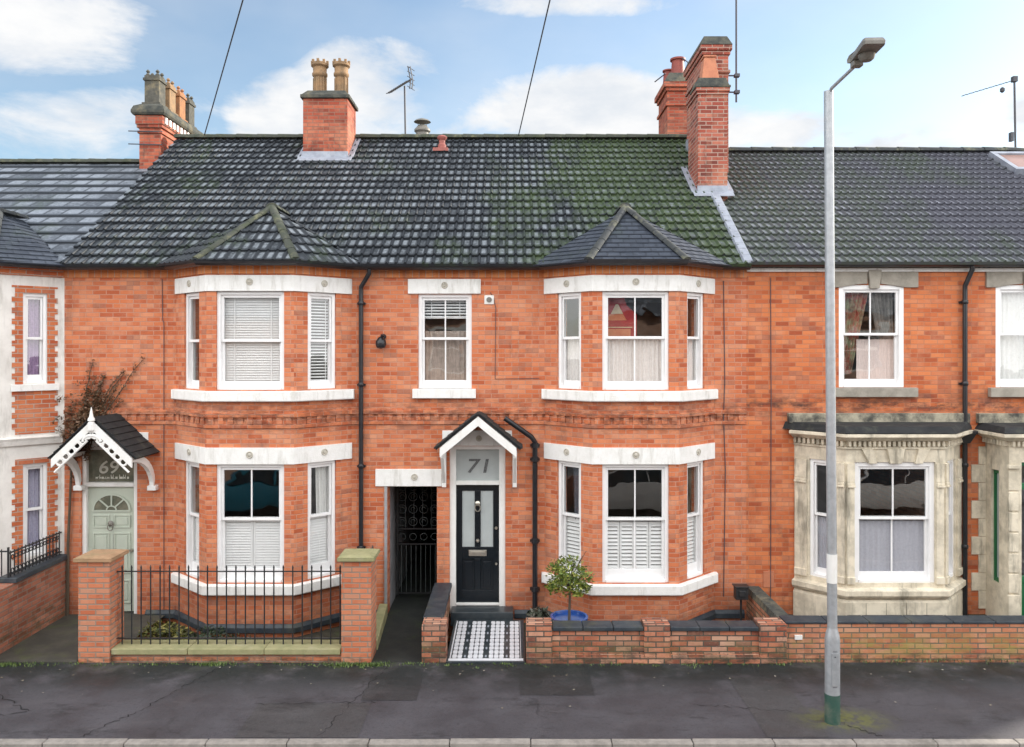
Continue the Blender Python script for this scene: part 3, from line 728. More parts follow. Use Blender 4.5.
for s in (-1, 1):
    x = -6.56+s*.56; b = MB(); pts = []
    for i in range(9):
        t = i/8; a = t*math.pi/2; pts.append((x+s*.05*math.sin(a), Y0-.70+.62*math.sin(a), 2.68-.50*(1-math.cos(a))))
    for i in range(8):
        p, q = pts[i], pts[i+1]; w_ = .035; h_ = .05
        b.hexa([(p[0]-w_,p[1]-h_*.6,p[2]-h_),(p[0]+w_,p[1]-h_*.6,p[2]-h_),(q[0]+w_,q[1]-h_*.6,q[2]-h_),(q[0]-w_,q[1]-h_*.6,q[2]-h_),
                (p[0]-w_,p[1]+h_*.6,p[2]+h_),(p[0]+w_,p[1]+h_*.6,p[2]+h_),(q[0]+w_,q[1]+h_*.6,q[2]+h_),(q[0]-w_,q[1]+h_*.6,q[2]+h_)])
    b.box(x+s*.05-.07, x+s*.05+.07, Y0-.12, Y0-.003, 2.08, 2.16)
    b.box(x-.035, x+.035, Y0-.78, Y0-.003, 2.665, 2.725)
    b.build('bracket', M_white, CB, bevel=.006)
downpipe(HB, -2.50, Y0, 5.72, -.1, swan=(.16, .28))
x = -5.82; MB().tube([(x, Y0-.012, 5.58), (x+.01, Y0-.012, 4.9), (x+.03, Y0-.012, 4.85), (x+.03, Y0-.012, .1)], .006, 6).build('wall_cable', M_wire, HB)
# =================================================================== HOUSE C (number 71, navy door)
HC = house_shell('terraced_house', XBC, XCD, 'red brick terraced house with dark navy front door, white gabled porch and covered passage', M_tileBC, 9.22, ix=-1.16)
gables(HC, XBC, XCD, zr(YR)); back_roof(HC, XBC, XCD, zr(YR), M_tileBC)
UW = (-1.56, -.67)
m = MB(FLAT)
m.wall(XBC, bC.JL[0], ZB, 5.75, [(-2.07, -1.25, -.02, 2.13), (-1.04, -.11, .0, 2.80), (UW[0], UW[1], 3.74, 5.33)]); m.wall(bC.JR[0], XCD, ZB, 5.75)
bay_walls(m, bC)
m.build('wall', M_brick, HC)
bay_trim(HC, bC)
pC = [(XBC, Y0)]+bC.path+[(XCD, Y0)]
eaves(HC, pC, None, white=False); strings(HC, pC)
wU = window(HC, FLAT, UW[0], UW[1], 3.76, 5.33, ub=1, lb=1, mid=.53)
MB(FLAT).box(-1.73, -.52, -.03, .08, 5.335, 5.58).build('lintel', M_trim, HC, bevel=.006)
for a_ in ((-1.12, 5.475, .055, -.03), (-1.62, 2.29, .055, -.03), (-.55, 2.93, .05, -.02)):
    r = MB(); rosette(r, FLAT, *a_); r.build('rosette', M_ros, HC, smooth=True)
MB(FLAT).box(-1.65, -.60, -.075, .15, 3.60, 3.755).build('sill', M_trim, HC, bevel=.006)
MB(FLAT).box(-2.27, -1.17, -.03, .2, 2.135, 2.42).build('lintel', M_trim, HC, bevel=.006)
MB(FLAT).box(-1.16, .0, -.015, .1, 2.805, 3.06).build('lintel', M_trim, HC, bevel=.005)
wCu = window(HC, bC.fF, *bC.front, *OPU, ub=1, lb=1, mid=.53); wCl = window(HC, bC.fF, *bC.front, *OPL, ub=1, lb=1, mid=.53, bot=.15)
for F_, s_ in ((bC.fL, bC.sideL), (bC.fR, bC.sideR)):
    window(HC, F_, *s_, *OPU, ub=0, lb=0, mid=.53); w_ = window(HC, F_, *s_, *OPL, ub=0, lb=0, mid=.53, bot=.15)
    shutters(w_, F_, s_[0]+.04, s_[1]-.04, .86, 1.66, 1, pitch=.060)
u0, u1 = bC.front
shutters(wCl, bC.fF, u0+.06, u1-.06, .86, 1.66, 4, pitch=.060)
M_half = curtain_mat('half_curtain', (.80,.76,.73), (.72,.68,.65))
curtain(bC.fF, (u0+.06, u1-.06), (u0+.06, u1-.06), 3.80, 4.62, 'white half curtain in the wide front window of the upstairs bay with a red room', M_half, folds=13, amp=.015)
curtain(bC.fL, (bC.sideL[0]+.03, bC.sideL[1]-.03), (bC.sideL[0]+.03, bC.sideL[1]-.03), 3.80, 4.62, 'white half curtain in the left angled pane of the upstairs bay with a red room', M_half, folds=6, amp=.012)
curtain(bC.fR, (bC.sideR[0]+.03, bC.sideR[1]-.03), (bC.sideR[0]+.03, bC.sideR[1]-.03), 3.80, 4.62, 'white half curtain in the right angled pane of the upstairs bay with a red room', M_half, folds=6, amp=.012)
M_greyc = curtain_mat('grey_curtain', (.14,.15,.18), (.09,.10,.12))
curtain(bC.fL, (bC.sideL[0]+.20, bC.sideL[1]-.03), (bC.sideL[0]+.22, bC.sideL[1]-.03), 1.64, 2.56, 'dark grey curtain above the shutter in the ground floor angled window beside the topiary tree', M_greyc, folds=4)
blind(FLAT, UW[0]+.05, UW[1]-.05, 4.93, 5.28, 'white slatted blind pulled a third down in the window above the passage and navy door', pitch=.05, tilt=.024)
M_mushroom = curtain_mat('mushroom_cloth', (.42,.34,.29), (.33,.27,.23), 12)
curtain(FLAT, (UW[0]+.05, UW[1]-.05), (UW[0]+.05, UW[1]-.05), 3.80, 4.72, 'sheer brownish curtain low in the single upstairs window above the navy door', M_mushroom, w=.20, folds=10, amp=.01)
# red patterned wall hanging seen in the upstairs bay
M_red = simple('red_patterned_cloth', (.50,.05,.05), (.55,.20,.12), 2.6, .7, stain=(.62,.42,.22), stainamt=.9, stainscale=1.7)
M_redA = simple('red_cloth', (.42,.03,.035), (.30,.02,.03), 5, .7); M_redB = simple('orange_cloth', (.62,.25,.13), (.55,.18,.09), 6, .7); M_redC = simple('cream_braid', (.62,.52,.36), None, 12, .7)
WH = thing('wall_hanging', (1.75, 12.66, 4.6), 'red and orange patterned hanging glimpsed through the upper panes of the upstairs bay window', 'wall hanging')
w_ = MB(); w_.prism([(1.40,4.62),(2.02,4.62),(2.02,4.98),(1.86,5.12),(1.80,5.30),(1.40,5.30)], 12.66, 12.68); w_.build('cloth', M_redA, WH)
w_ = MB(); w_.box(1.44, 1.92, 12.652, 12.658, 4.62, 4.74); w_.prism([(1.52,4.88),(1.86,4.88),(1.80,4.98),(1.58,4.98)], 12.652, 12.658); w_.build('patch', M_redB, WH)
w_ = MB(); w_.prism([(1.60,4.985),(1.80,4.985),(1.76,5.06),(1.72,5.14),(1.68,5.14),(1.64,5.06)], 12.652, 12.658); w_.box(1.42, 1.95, 12.652, 12.657, 4.76, 4.775); w_.build('braid', M_redC, WH)
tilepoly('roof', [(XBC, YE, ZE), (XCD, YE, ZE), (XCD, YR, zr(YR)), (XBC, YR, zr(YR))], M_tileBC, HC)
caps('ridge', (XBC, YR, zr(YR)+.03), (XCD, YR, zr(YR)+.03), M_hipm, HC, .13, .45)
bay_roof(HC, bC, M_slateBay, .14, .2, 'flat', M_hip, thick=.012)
v = MB()
for i in range(19):
    y0 = YE+.02+i*.168; y1 = y0+.15
    if y1 > 15.9: break
    v.hexa([(XCD-.13,y0,zr(y0)+.03),(XCD+.045,y0,zr(y0)+.03),(XCD+.045,y1,zr(y1)+.03),(XCD-.13,y1,zr(y1)+.03),(XCD-.11,y0,zr(y0)+.085),(XCD+.03,y0,zr(y0)+.085),(XCD+.03,y1,zr(y1)+.085),(XCD-.11,y1,zr(y1)+.085)])
v.build('verge', M_lead, HC, bevel=.006)
# door
f = MB(FLAT); f.box(-1.04, -.935, .03, .16, .0, 2.80); f.box(-.215, -.11, .03, .16, .0, 2.80); f.box(-.935, -.215, .03, .16, 2.74, 2.80); f.box(-.935, -.215, .02, .16, 2.15, 2.215)
f.box(-.935, -.215, .02, .16, .14, .17)
f.build('door_frame', M_white, HC, bevel=.005)
d = MB(FLAT); A, B = -.935, -.215
d.box(A, A+.10, .09, .13, .17, 2.15); d.box(B-.10, B, .09, .13, .17, 2.15); d.box(A+.10, B-.10, .09, .13, .17, .38); d.box(A+.10, B-.10, .09, .13, 2.04, 2.15); d.box(A+.10, B-.10, .09, .13, .90, 1.10)
c = (A+B)/2; d.box(c-.05, c+.05, .09, .13, 1.10, 2.04); d.box(c-.05, c+.05, .09, .13, .38, .90)
d.box(A+.10, c-.05, .11, .125, .38, .90); d.box(c+.05, B-.10, .11, .125, .38, .90)
d.box(A+.14, c-.09, .10, .112, .43, .85); d.box(c+.09, B-.14, .10, .112, .43, .85)
DC = d.build('front_door', M_navy, HC, bevel=.004); DC['label'] = 'dark navy door with two tall frosted panes'
for (a, b_) in ((A+.10, c-.05), (c+.05, B-.10)):
    MB(FLAT).box(a, b_, .108, .114, 1.10, 2.04).build('frosted_pane', M_frost, DC)
k = MB(FLAT); k.box(c-.15, c+.15, .075, .092, .95, 1.05); k.box(c-.12, c+.12, .068, .076, .975, 1.025); k.build('letterbox', M_brass, DC, bevel=.004)
k = MB(); k.lathe((c, Y0+.085, 1.83), [(.04, 0), (.042, .012), (.02, .025), (.01, .03)], 14, 'y'); k.tube([(c+.045*math.cos(t*.4), Y0+.055, 1.76+.06*math.sin(t*.4)) for t in range(17)], .009, 6); k.build('door_knocker', M_brass, DC, smooth=True)
k = MB(); k.lathe((c, Y0+.085, 1.21), [(.03, 0), (.03, .02), (.022, .05), (.005, .055)], 12, 'y'); k.lathe((B-.05, Y0+.085, 1.42), [(.025, 0), (.025, .02)], 10, 'y'); k.lathe((B-.05, Y0+.085, .82), [(.02, 0), (.02, .02)], 10, 'y'); k.build('door_knob', M_brass, DC, smooth=True)
TC = MB(FLAT).box(A, B, .10, .106, 2.215, 2.74).build('transom_glass', M_frost, HC)
textmesh('71', .33, (c+.01, Y0+.094, 2.345), M_numd, TC, shear=.15, sx=1.3)
CC = canopy(HC, -.54, 3.35, .61, .50, .50, .03, False, bw=.115)
for s in (-1, 1):
    x = -.54+s*.585; b = MB(); b.box(x-.035, x+.035, Y0-.09, Y0-.003, 2.13, 2.80); b.box(x-.035, x+.035, Y0-.50, Y0-.003, 2.72, 2.79)
    b.hexa([(x-.025,Y0-.45,2.66),(x+.025,Y0-.45,2.66),(x+.025,Y0-.09,2.20),(x-.025,Y0-.09,2.20),(x-.025,Y0-.45,2.72),(x+.025,Y0-.45,2.72),(x+.025,Y0-.05,2.28),(x-.025,Y0-.05,2.28)])
    b.build('bracket', M_white, CC, bevel=.005)
# vent + cable + drain pipe from porch
k = MB(FLAT); k.box(-.60+.14, -.60+.30, -.02, .05, 5.16, 5.31); k.build('wall_vent', M_trim, HC, bevel=.01)
k = MB(); k.lathe((-.38, Y0-.02, 5.235), [(.045, 0), (.045, .012), (.03, .014)], 14, 'y'); k.build('vent_cover', M_lamp, HC)
MB().tube([(-.36, Y0-.008, 5.36), (-.30, Y0-.01, 5.25), (-.27, Y0-.01, 5.1), (-.28, Y0-.01, 3.92), (.45, Y0-.01, 3.93)], .005, 6).build('wall_cable', M_wire, HC)
for x, zt, zb in ((3.52, 5.55, .3), (4.3-.0, 5.55, .3)):
    if x < XCD: MB().tube([(x, Y0-.01, zt), (x+.02, Y0-.01, 3.9), (x, Y0-.01, 3.3), (x+.03, Y0-.01, 2.4), (x, Y0-.01, zb)], .007, 6).build('wall_cable', M_wire, HC)
dp = MB(); r_ = .043
dp.tube([(-.12, Y0-.16, 3.28), (.32, Y0-.16, 2.97), (.38, Y0-.11, 2.88), (.38, Y0-.09, 2.70), (.38, Y0-.09, -.1)], r_, 12)
for z in (2.78, 2.55, 1.2, .4): dp.lathe((.38, Y0-.09, z), [(r_+.004, 0), (r_+.018, .01), (r_+.018, .08), (r_+.004, .09)], 12); dp.box(.30, .46, Y0-.07, Y0-.003, z+.02, z+.06)
dp.build('downpipe', M_black, HC, smooth=True)
k = MB(); k.tube([(-2.14, Y0-.02, 4.62), (-2.14, Y0-.16, 4.64), (-2.08, Y0-.22, 4.62)], .022, 8); k.lathe((-2.16, Y0-.13, 4.42), [(.02, 0), (.07, .02), (.09, .07), (.085, .13), (.04, .19), (.02, .2)], 14); k.lathe((-2.14, Y0-.003, 4.62), [(.05, 0), (.05, .02)], 12, 'y')
WL = k.build('bracket', M_black, None, smooth=True, loc=(-2.14, Y0, 4.5)); WL.name = 'wall_lamp'
tag(WL, 'small black wall lamp high on the brickwork right of the long black drainpipe', 'wall lamp')
# passage walls
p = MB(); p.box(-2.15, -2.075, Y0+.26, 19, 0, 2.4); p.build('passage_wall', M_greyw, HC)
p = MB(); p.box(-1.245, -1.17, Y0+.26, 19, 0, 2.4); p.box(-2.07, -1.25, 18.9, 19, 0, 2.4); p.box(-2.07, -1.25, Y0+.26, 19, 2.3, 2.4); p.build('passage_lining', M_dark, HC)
# iron gate in the passage
GX0, GX1 = -2.045, -1.275; gy = Y0+.85
G = thing('iron_gate', ((GX0+GX1)/2, gy, 0), 'tall black wrought iron gate with scrolls closing the passage beside the navy door', 'gate')
g = MB(); g.box(GX0, GX0+.035, gy-.015, gy+.015, .05, 2.10); g.box(GX1-.035, GX1, gy-.015, gy+.015, .05, 2.10)
for z in (.08, .95, 1.22, 2.06): g.box(GX0+.035, GX1-.035, gy-.012, gy+.012, z, z+.025)
g.build('gate_frame', M_iron, G)
g = MB(); nb = 9
for i in range(1, nb):
    x = GX0+(GX1-GX0)*i/nb; g.tube([(x, gy, .1), (x, gy, .96)], .006, 5)
def circ(mb, x, z, r, y=gy, t=.005, a0=0, a1=2*math.pi, n=14): mb.tube([(x+r*math.cos(a0+(a1-a0)*i/n), y, z+r*math.sin(a0+(a1-a0)*i/n)) for i in range(n+1)], t, 5)
for zc_ in (1.36, 1.58, 1.80, 1.98):
    for i in range(4): circ(g, GX0+.10+i*.19, zc_, .075); circ(g, GX0+.10+i*.19, zc_, .035, a1=4.2)
for i in range(1, 5): x = GX0+(GX1-GX0)*i/5; g.tube([(x, gy, 1.24), (x, gy, 2.07)], .005, 5)
for i in range(4): circ(g, GX0+.10+i*.19, 1.09, .06)
g.build('scrollwork', simple('weathered_iron', (.10,.12,.12), (.06,.075,.075), 20, .5), G)
k = MB(); k.box(GX0+.04, GX0+.10, gy-.03, gy+.03, 1.0, 1.14); k.tube([(GX0+.07, gy-.03, 1.07), (GX0+.14, gy-.06, 1.07)], .008, 6); k.build('latch', M_iron, G)
k = MB(); k.box(-2.12, -2.075, Y0-.03, Y0+.12, -.0, 2.13); tag(k.build('gate_post', M_galv, G))
# =================================================================== HOUSE D
HD = house_shell('terraced_house', XCD, XDE, 'red brick terraced house with a pale stone ground floor bay and soot blackened cornice', M_tileD, 8.75)
zD = 8.75; yD = YR
gables(HD, XCD, XDE, zD, 5.80); back_roof(HD, XCD, XDE, zD, M_tileD)
UD = (5.44, 6.52)
m = MB(FLAT); m.wall(XCD, XDE, ZB, 5.75, [(UD[0], UD[1], 3.78, 5.48), (bD.JL[0]+.15, bD.JR[0]-.15, .3, 2.75)]); m.build('wall', M_brickD, HD)
window(HD, FLAT, UD[0], UD[1], 3.78, 5.48, ub=1, lb=1, mid=.52, fw=.075, w=.02)
def arch_lintel(h, x0, x1, wx0, wx1, mat=M_lintst):
    n = 10; l = MB(FLAT); cx = (x0+x1)/2; kb = .11
    def zb(x):
        t = (x-(wx0+wx1)/2)/((wx1-wx0)/2); return 5.44+.06*(1-min(1, t*t))
    for (a, b) in ((x0, cx-kb), (cx+kb, x1)):
        xs = [a+(b-a)*i/n for i in range(n+1)]
        l.prism([(x, zb(x)) for x in xs]+[(b, 5.72), (a, 5.72)], -.035, .015)
    l.build('lintel', mat, h, bevel=.006)
    MB(FLAT).prism([(cx-.075, 5.42), (cx+.075, 5.42), (cx+.11, 5.725), (cx-.11, 5.725)], -.07, .015).build('keystone', mat, h, bevel=.008)
arch_lintel(HD, 5.28, 6.75, *UD)
MB(FLAT).box(5.30, 6.72, -.09, .12, 3.62, 3.775).build('sill', M_lintst, HD, bevel=.008)
fas = MB().sweep([(XCD, Y0), (XDE, Y0)], [(-.02, 5.70), (.06, 5.70), (.06, 5.76), (-.02, 5.76)]); fas.build('fascia', M_trim, HD)
gut = [(.10, 5.84), (.11, 5.785), (.15, 5.765), (.21, 5.765), (.25, 5.785), (.262, 5.845), (.25, 5.845), (.20, 5.79), (.15, 5.79), (.115, 5.84)]
MB().sweep([(XCD, Y0), (XDE, Y0)], gut).build('gutter', M_black, HD)
def rD(y): return 5.80+(zD-5.80)*(y-YE)/(YR-YE)
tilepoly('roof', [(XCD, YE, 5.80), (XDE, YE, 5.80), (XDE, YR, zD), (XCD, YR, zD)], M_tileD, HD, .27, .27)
caps('ridge', (XCD, YR, zD+.03), (XDE, YR, zD+.03), M_hip, HD, .13, .45)
MB().tube([(4.3, Y0-.012, 5.6), (4.31, Y0-.012, 3.6), (4.3, Y0-.012, .2)], .007, 6).build('wall_cable', M_wire, HD)
MB(FLAT).box(4.18, 4.36, -.012, .02, .45, .72).build('air_brick', M_clay, HD, bevel=.004)
downpipe(HD, 7.50, Y0, 5.78, .0, swan=(.05, .32), hopper=3.02)
# stone bay
b = bD; SZ0, SZ1 = .70, 2.62
s = MB(); th = .22
fo = (.14, 2*b.fh-.14); sl = (.30*b.L, .80*b.L); sr = (.20*b.L, .70*b.L)
for F_, L_, o_ in ((b.fL, b.L, sl), (b.fF, 2*b.fh, fo), (b.fR, b.L, sr)):
    s.at(F_).wall(0, L_, ZB, 3.02, [(o_[0], o_[1], SZ0, SZ1)], th)
SB = s.build('stone_bay', M_stone, HD)
P = b.path
MB().sweep(P, [(-.1, .47), (.06, .47), (.10, .52), (.10, .60), (-.2, .68)]).build('sill', M_stone, HD, bevel=.006)
MB().sweep(P, [(-.02, ZB), (.05, ZB), (.05, .40), (.02, .44), (-.02, .44)]).build('plinth', M_stone, HD, bevel=.006)
MB().sweep(P, [(-.02, 2.96), (.07, 2.96), (.16, 3.02), (.20, 3.03), (.20, 3.08), (-.02, 3.09)]).build('cornice', M_stone, HD, bevel=.005)
d = MB(); dents(d, P, 2.875, 2.955, .075, .042, -.01, .07); d.build('dentil_course', M_stone, HD, bevel=.003)
MB().sweep(P, [(-.02, 2.83), (.03, 2.83), (.03, 2.865), (-.02, 2.865)]).build('frieze_moulding', M_stone, HD, bevel=.003)
def bayflat(h, b, z):
    r = MB(); k = .20*math.tan(R(22.5))
    pts = [(b.JL[0]-.2, Y0-.0), (b.FL[0]-k, b.FL[1]-.2), (b.FRc[0]+k, b.FRc[1]-.2), (b.JR[0]+.2, Y0)]
    lo = [(x, y, z) for x, y in pts]; hi = [(x*.93+b.cx*.07 if 0 else b.cx+(x-b.cx)*.97, y if y > Y0-.01 else y+.12, z+.10 if y < Y0-.01 else z+.12) for x, y in pts]
    r.v += lo+hi; r.f += [[0,1,2,3],[7,6,5,4],[0,4,5,1],[1,5,6,2],[2,6,7,3],[3,7,4,0]]
    r.build('bay_flat_roof', M_felt, h)
    q = MB(FLAT); q.box(b.JL[0]-.12, b.JR[0]+.12, -.09, .1, z+.10, z+.26); q.build('blocking_course', M_stoneblk, h, bevel=.008)
bayflat(HD, bD, 3.093)
# pilasters with bases and capitals
for F_, spots in ((b.fF, ((.01, .13), (2*b.fh-.13, 2*b.fh-.01))), (b.fL, ((.02, .22), (b.L-.13, b.L-.01))), (b.fR, ((.01, .13), (b.L-.22, b.L-.02)))):
    for (a, c_) in spots:
        pl = MB(F_); pl.box(a, c_, -.03, .02, .68, 2.22); pl.box(a-.005 if a > .02 else a, c_, -.04, .02, 2.302, 2.60); po = pl.build('pilaster', M_stone, HD, bevel=.006)
        cp = MB(F_); cp.box(a-.002, c_+.002, -.065, .02, 2.222, 2.255); cp.box(a-.001, c_+.001, -.05, .02, 2.257, 2.30); cp.build('capital', M_stone, po, bevel=.006)
        cp = MB(F_); cp.box(a-.002, c_+.002, -.055, .02, .69, .80); cp.build('pilaster_base', M_stone, po, bevel=.006)
cc = b.fh
for (a0, a1, t0, t1, w_) in ((-.09, .09, -.14, .14, -.05), (-.42, -.30, -.54, -.36, -.045), (.30, .42, .36, .54, -.045)):
    MB(b.fF).prism([(cc+a0, 2.60), (cc+a1, 2.60), (cc+t1, 2.83), (cc+t0, 2.83)], w_, .02).build('voussoir', M_stone, HD, bevel=.006)
jt = MB(b.fF)
for u in (.3, .62, .94, 1.26): jt.box(u-.003, u+.003, -.0525, -.045, .02, .40)
jt.box(.0, 1.56, -.0522, -.045, .205, .211); tag(jt.build('stone_joint', M_stoneblk, HD))
wD = window(HD, b.fF, *fo, SZ0, SZ1, ub=1, lb=1, mid=.53, fw=.075, w=.05, bot=.11)
window(HD, b.fL, *sl, SZ0, SZ1, ub=0, lb=0, mid=.53, w=.05); window(HD, b.fR, *sr, SZ0, SZ1, ub=0, lb=0, mid=.53, w=.05)
M_lil = curtain_mat('lilac_net', (.47,.47,.52), (.42,.42,.47))
curtain(b.fF, (fo[0]+.09, fo[1]-.09), (fo[0]+.09, fo[1]-.09), .80, 1.66, 'lilac grey net across the lower half of the wide stone bay window', M_lil, w=.15, folds=12, amp=.006)
curtain(b.fL, (sl[0]+.05, sl[1]-.05), (sl[0]+.05, sl[1]-.05), .80, 1.66, 'lilac grey net in the narrow left window of the stone bay behind the lamp post', M_lil, w=.15, folds=6, amp=.006)
M_patc = simple('floral_curtain', (.35,.06,.04), (.32,.36,.22), 7, .9, stain=(.05,.05,.035), stainamt=.8, stainscale=5)
M_patg = simple('grey_drape', (.30,.29,.27), (.16,.155,.15), 9, .9)
curtain(FLAT, (5.52, 6.02), (5.52, 5.72), 4.0, 5.38, 'red and green floral curtain in the arched upstairs window beside the lamp post', M_patc, w=.18, folds=6, amp=.025, shape=lambda t: t)
curtain(FLAT, (6.02, 6.44), (6.30, 6.44), 4.0, 5.38, 'grey curtain swept to the right of the arched upstairs window beside the lamp post', M_patg, w=.2, folds=6, amp=.025)
M_pinkrefl = curtain_mat('pale_pink_reflection', (.74,.62,.58), (.68,.57,.53))
curtain(FLAT, (5.80, 6.44), (5.80, 6.44), 3.86, 4.58, 'pale pink painted reflection in the arched upstairs window beside the lamp post', M_pinkrefl, w=.15, folds=10, amp=.005)  # pink sheet standing in for the opposite brick mirrored in the lower panes
# =================================================================== HOUSE E
HE = house_shell('terraced_house', XDE, XEND, 'brick house at the right edge with green framed glazing in a quoined stone porch', M_tileD, 8.95)
gables(HE, XDE, XEND, zD, 5.80); back_roof(HE, XDE, XEND, zD, M_tileD)
UE = (8.05, 9.13)
m = MB(FLAT); m.wall(XDE, XEND, ZB, 5.75, [(UE[0], UE[1], 3.78, 5.48), (8.0, 10.2, .1, 2.75)]); m.build('wall', M_brickD, HE)
window(HE, FLAT, UE[0], UE[1], 3.78, 5.48, ub=1, lb=1, mid=.52, fw=.075, w=.02)
arch_lintel(HE, 7.88, 9.30, *UE)
MB(FLAT).box(7.92, 9.28, -.09, .12, 3.62, 3.775).build('sill', M_lintst, HE, bevel=.008)
curtain(FLAT, (8.13, 9.05), (8.13, 9.05), 3.86, 5.38, 'white net curtain filling the arched upstairs window at the right edge', M_net, w=.16, folds=11, amp=.008)
MB().sweep([(XDE, Y0), (XEND, Y0)], [(-.02, 5.70), (.06, 5.70), (.06, 5.76), (-.02, 5.76)]).build('fascia', M_trim, HE)
MB().sweep([(XDE, Y0), (XEND, Y0)], gut).build('gutter', M_black, HE)
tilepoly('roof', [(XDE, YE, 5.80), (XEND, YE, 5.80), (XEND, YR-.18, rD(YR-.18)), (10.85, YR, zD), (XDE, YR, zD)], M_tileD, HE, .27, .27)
caps('ridge', (XDE, YR, zD+.03), (10.85, YR, zD+.03), M_hip, HE, .13, .45); caps('ridge', (10.85, YR, zD+.03), (XEND, YR-.18, zD-.1), M_hip, HE, .13, .45)
# rooflight
RL = MB(); y0_, y1_ = 16.25, 16.95
def onr(x, y, h): return (x, y-h*.55, rD(y)+h*.83)
for (xa, xb, ya, yb) in ((10.35, 10.45, 16.1, 17.0), (11.5, 11.6, 16.1, 17.0), (10.45, 11.5, 16.1, 16.2), (10.45, 11.5, 16.9, 17.0)):
    RL.hexa([onr(xa,ya,.0),onr(xb,ya,.0),onr(xb,yb,.0),onr(xa,yb,.0),onr(xa,ya,.14),onr(xb,ya,.14),onr(xb,yb,.14),onr(xa,yb,.14)])
rl = RL.build('rooflight', M_lead, HE, bevel=.005)
MB().hexa([onr(10.45,16.2,.08),onr(11.5,16.2,.08),onr(11.5,16.9,.08),onr(10.45,16.9,.08),onr(10.45,16.2,.10),onr(11.5,16.2,.10),onr(11.5,16.9,.10),onr(10.45,16.9,.10)]).build('rooflight_glass', simple('rooflight_blind', (.36,.22,.18), None, 3, .25), rl)
# square stone porch
EX0 = 7.88; ED = .62
s = MB(Fr(EX0, Y0, 0, -1)); s.wall(0, ED-.003, ZB, 3.02, [(.16, .36, .62, 2.45)], .2)
s.at(Fr(EX0, Y0-ED, 1, 0)); s.wall(.003, 2.297, ZB, 3.02, [(.145, 2.04, .1, 2.62)], .2)
s.at(Fr(EX0+2.3, Y0-ED, 0, 1)); s.wall(.003, ED, ZB, 3.02, [], .2)
s.build('stone_porch', M_stone, HE)
PE = [(EX0, Y0), (EX0, Y0-ED), (EX0+2.3, Y0-ED), (EX0+2.3, Y0)]
MB().sweep(PE, [(-.02, 2.96), (.07, 2.96), (.16, 3.02), (.20, 3.03), (.20, 3.08), (-.02, 3.09)]).build('cornice', M_stone, HE, bevel=.005)
d = MB(); dents(d, PE, 2.875, 2.955, .075, .042, -.01, .07); d.build('dentil_course', M_stone, HE, bevel=.003)
r = MB(); r.hexa([(EX0-.18,Y0-ED-.18,3.093),(EX0+2.48,Y0-ED-.18,3.093),(EX0+2.48,Y0,3.093),(EX0-.18,Y0,3.093),(EX0-.1,Y0-ED-.05,3.18),(EX0+2.4,Y0-ED-.05,3.18),(EX0+2.4,Y0,3.20),(EX0-.1,Y0,3.20)]); r.build('porch_flat_roof', M_felt, HE)
MB(FLAT).box(EX0-.16, EX0+2.45, -.09, .1, 3.19, 3.35).build('blocking_course', M_stoneblk, HE, bevel=.008)
q = MB(Fr(EX0, Y0-ED, 1, 0)); z = .55
for i in range(6): q.box(-.018, .14, -.025, .02, z, z+.30); z += .325
q.box(-.03, .15, -.05, .02, 2.52, 2.58); q.box(-.03, .15, -.04, .02, ZB, .52)
q.build('quoin_block', M_stone, HE, bevel=.01)
q = MB(FLAT)
for i in range(9):
    z = .1+i*.3; q.box(EX0-(.24 if i % 2 else .12), EX0+.001, -.02, .02, z, z+.295)
q.build('quoin_stones', M_stone, HE, bevel=.006)
gF = Fr(EX0, Y0-ED, 1, 0)
g = MB(gF); g.box(.146, .20, .04, .12, .1, 2.62); g.box(1.97, 2.04, .04, .12, .1, 2.62); g.box(.20, 1.97, .04, .12, 2.18, 2.28); g.box(.20, 1.97, .04, .12, .70, .80); g.box(.20, 1.97, .06, .10, .1, .70); g.box(.20, 1.97, .04, .12, 2.56, 2.62); g.box(1.1, 1.17, .04, .12, .8, 2.18)
gw = g.build('porch_glazing', M_greenf, HE, bevel=.004)
MB(gF).box(.20, 1.97, .078, .082, .80, 2.56).build('glass_pane', M_glass, gw)
g = MB(Fr(EX0, Y0, 0, -1)); g.box(.16, .20, .04, .12, .62, 2.45); g.box(.32, .36, .04, .12, .62, 2.45); g.box(.20, .32, .04, .12, .62, .68); g.box(.20, .32, .04, .12, 2.39, 2.45); g.build('side_light', M_greenf, HE)
g = MB(Fr(EX0, Y0, 0, -1)); g.box(.20, .32, .07, .08, .68, 2.39); g.build('side_light_pane', M_frost, HE)
# =================================================================== HOUSE A (white quoined, left edge)
HA = house_shell('terraced_house', XST, XAB, 'cream and brick house at the left edge with toothed white quoins round its bay', M_slateA, 8.7)
zA = 8.50
gables(HA, XST, XAB, zA, 5.80); back_roof(HA, XST, XAB, zA, M_slateA)
M_brickA = brickmat('bright_brick', [(0,(.40,.09,.035)),(.5,(.52,.14,.05)),(1,(.58,.18,.07))], soot=.3, pale=.15, seed=9)
oU = (3.86, 5.32); oL = (1.05, 2.55)
m = MB(FLAT); m.wall(XST, bA.JL[0], ZB, 5.75); m.at(FLAT).box(bA.JR[0], XAB, 0, .25, ZB, 5.75)
for F_, L_ in ((bA.fL, bA.L), (bA.fF, 2*bA.fh), (bA.fR, bA.L)):
    o_ = ((.42*L_, .78*L_) if F_ is bA.fR else (.22*L_, .58*L_)) if L_ < 1.2 else (.25, L_-.25)
    m.at(F_).wall(0, L_, ZB, 5.75, [(*o_, *oL), (*o_, *oU)])
m.build('wall', M_cream, HA)
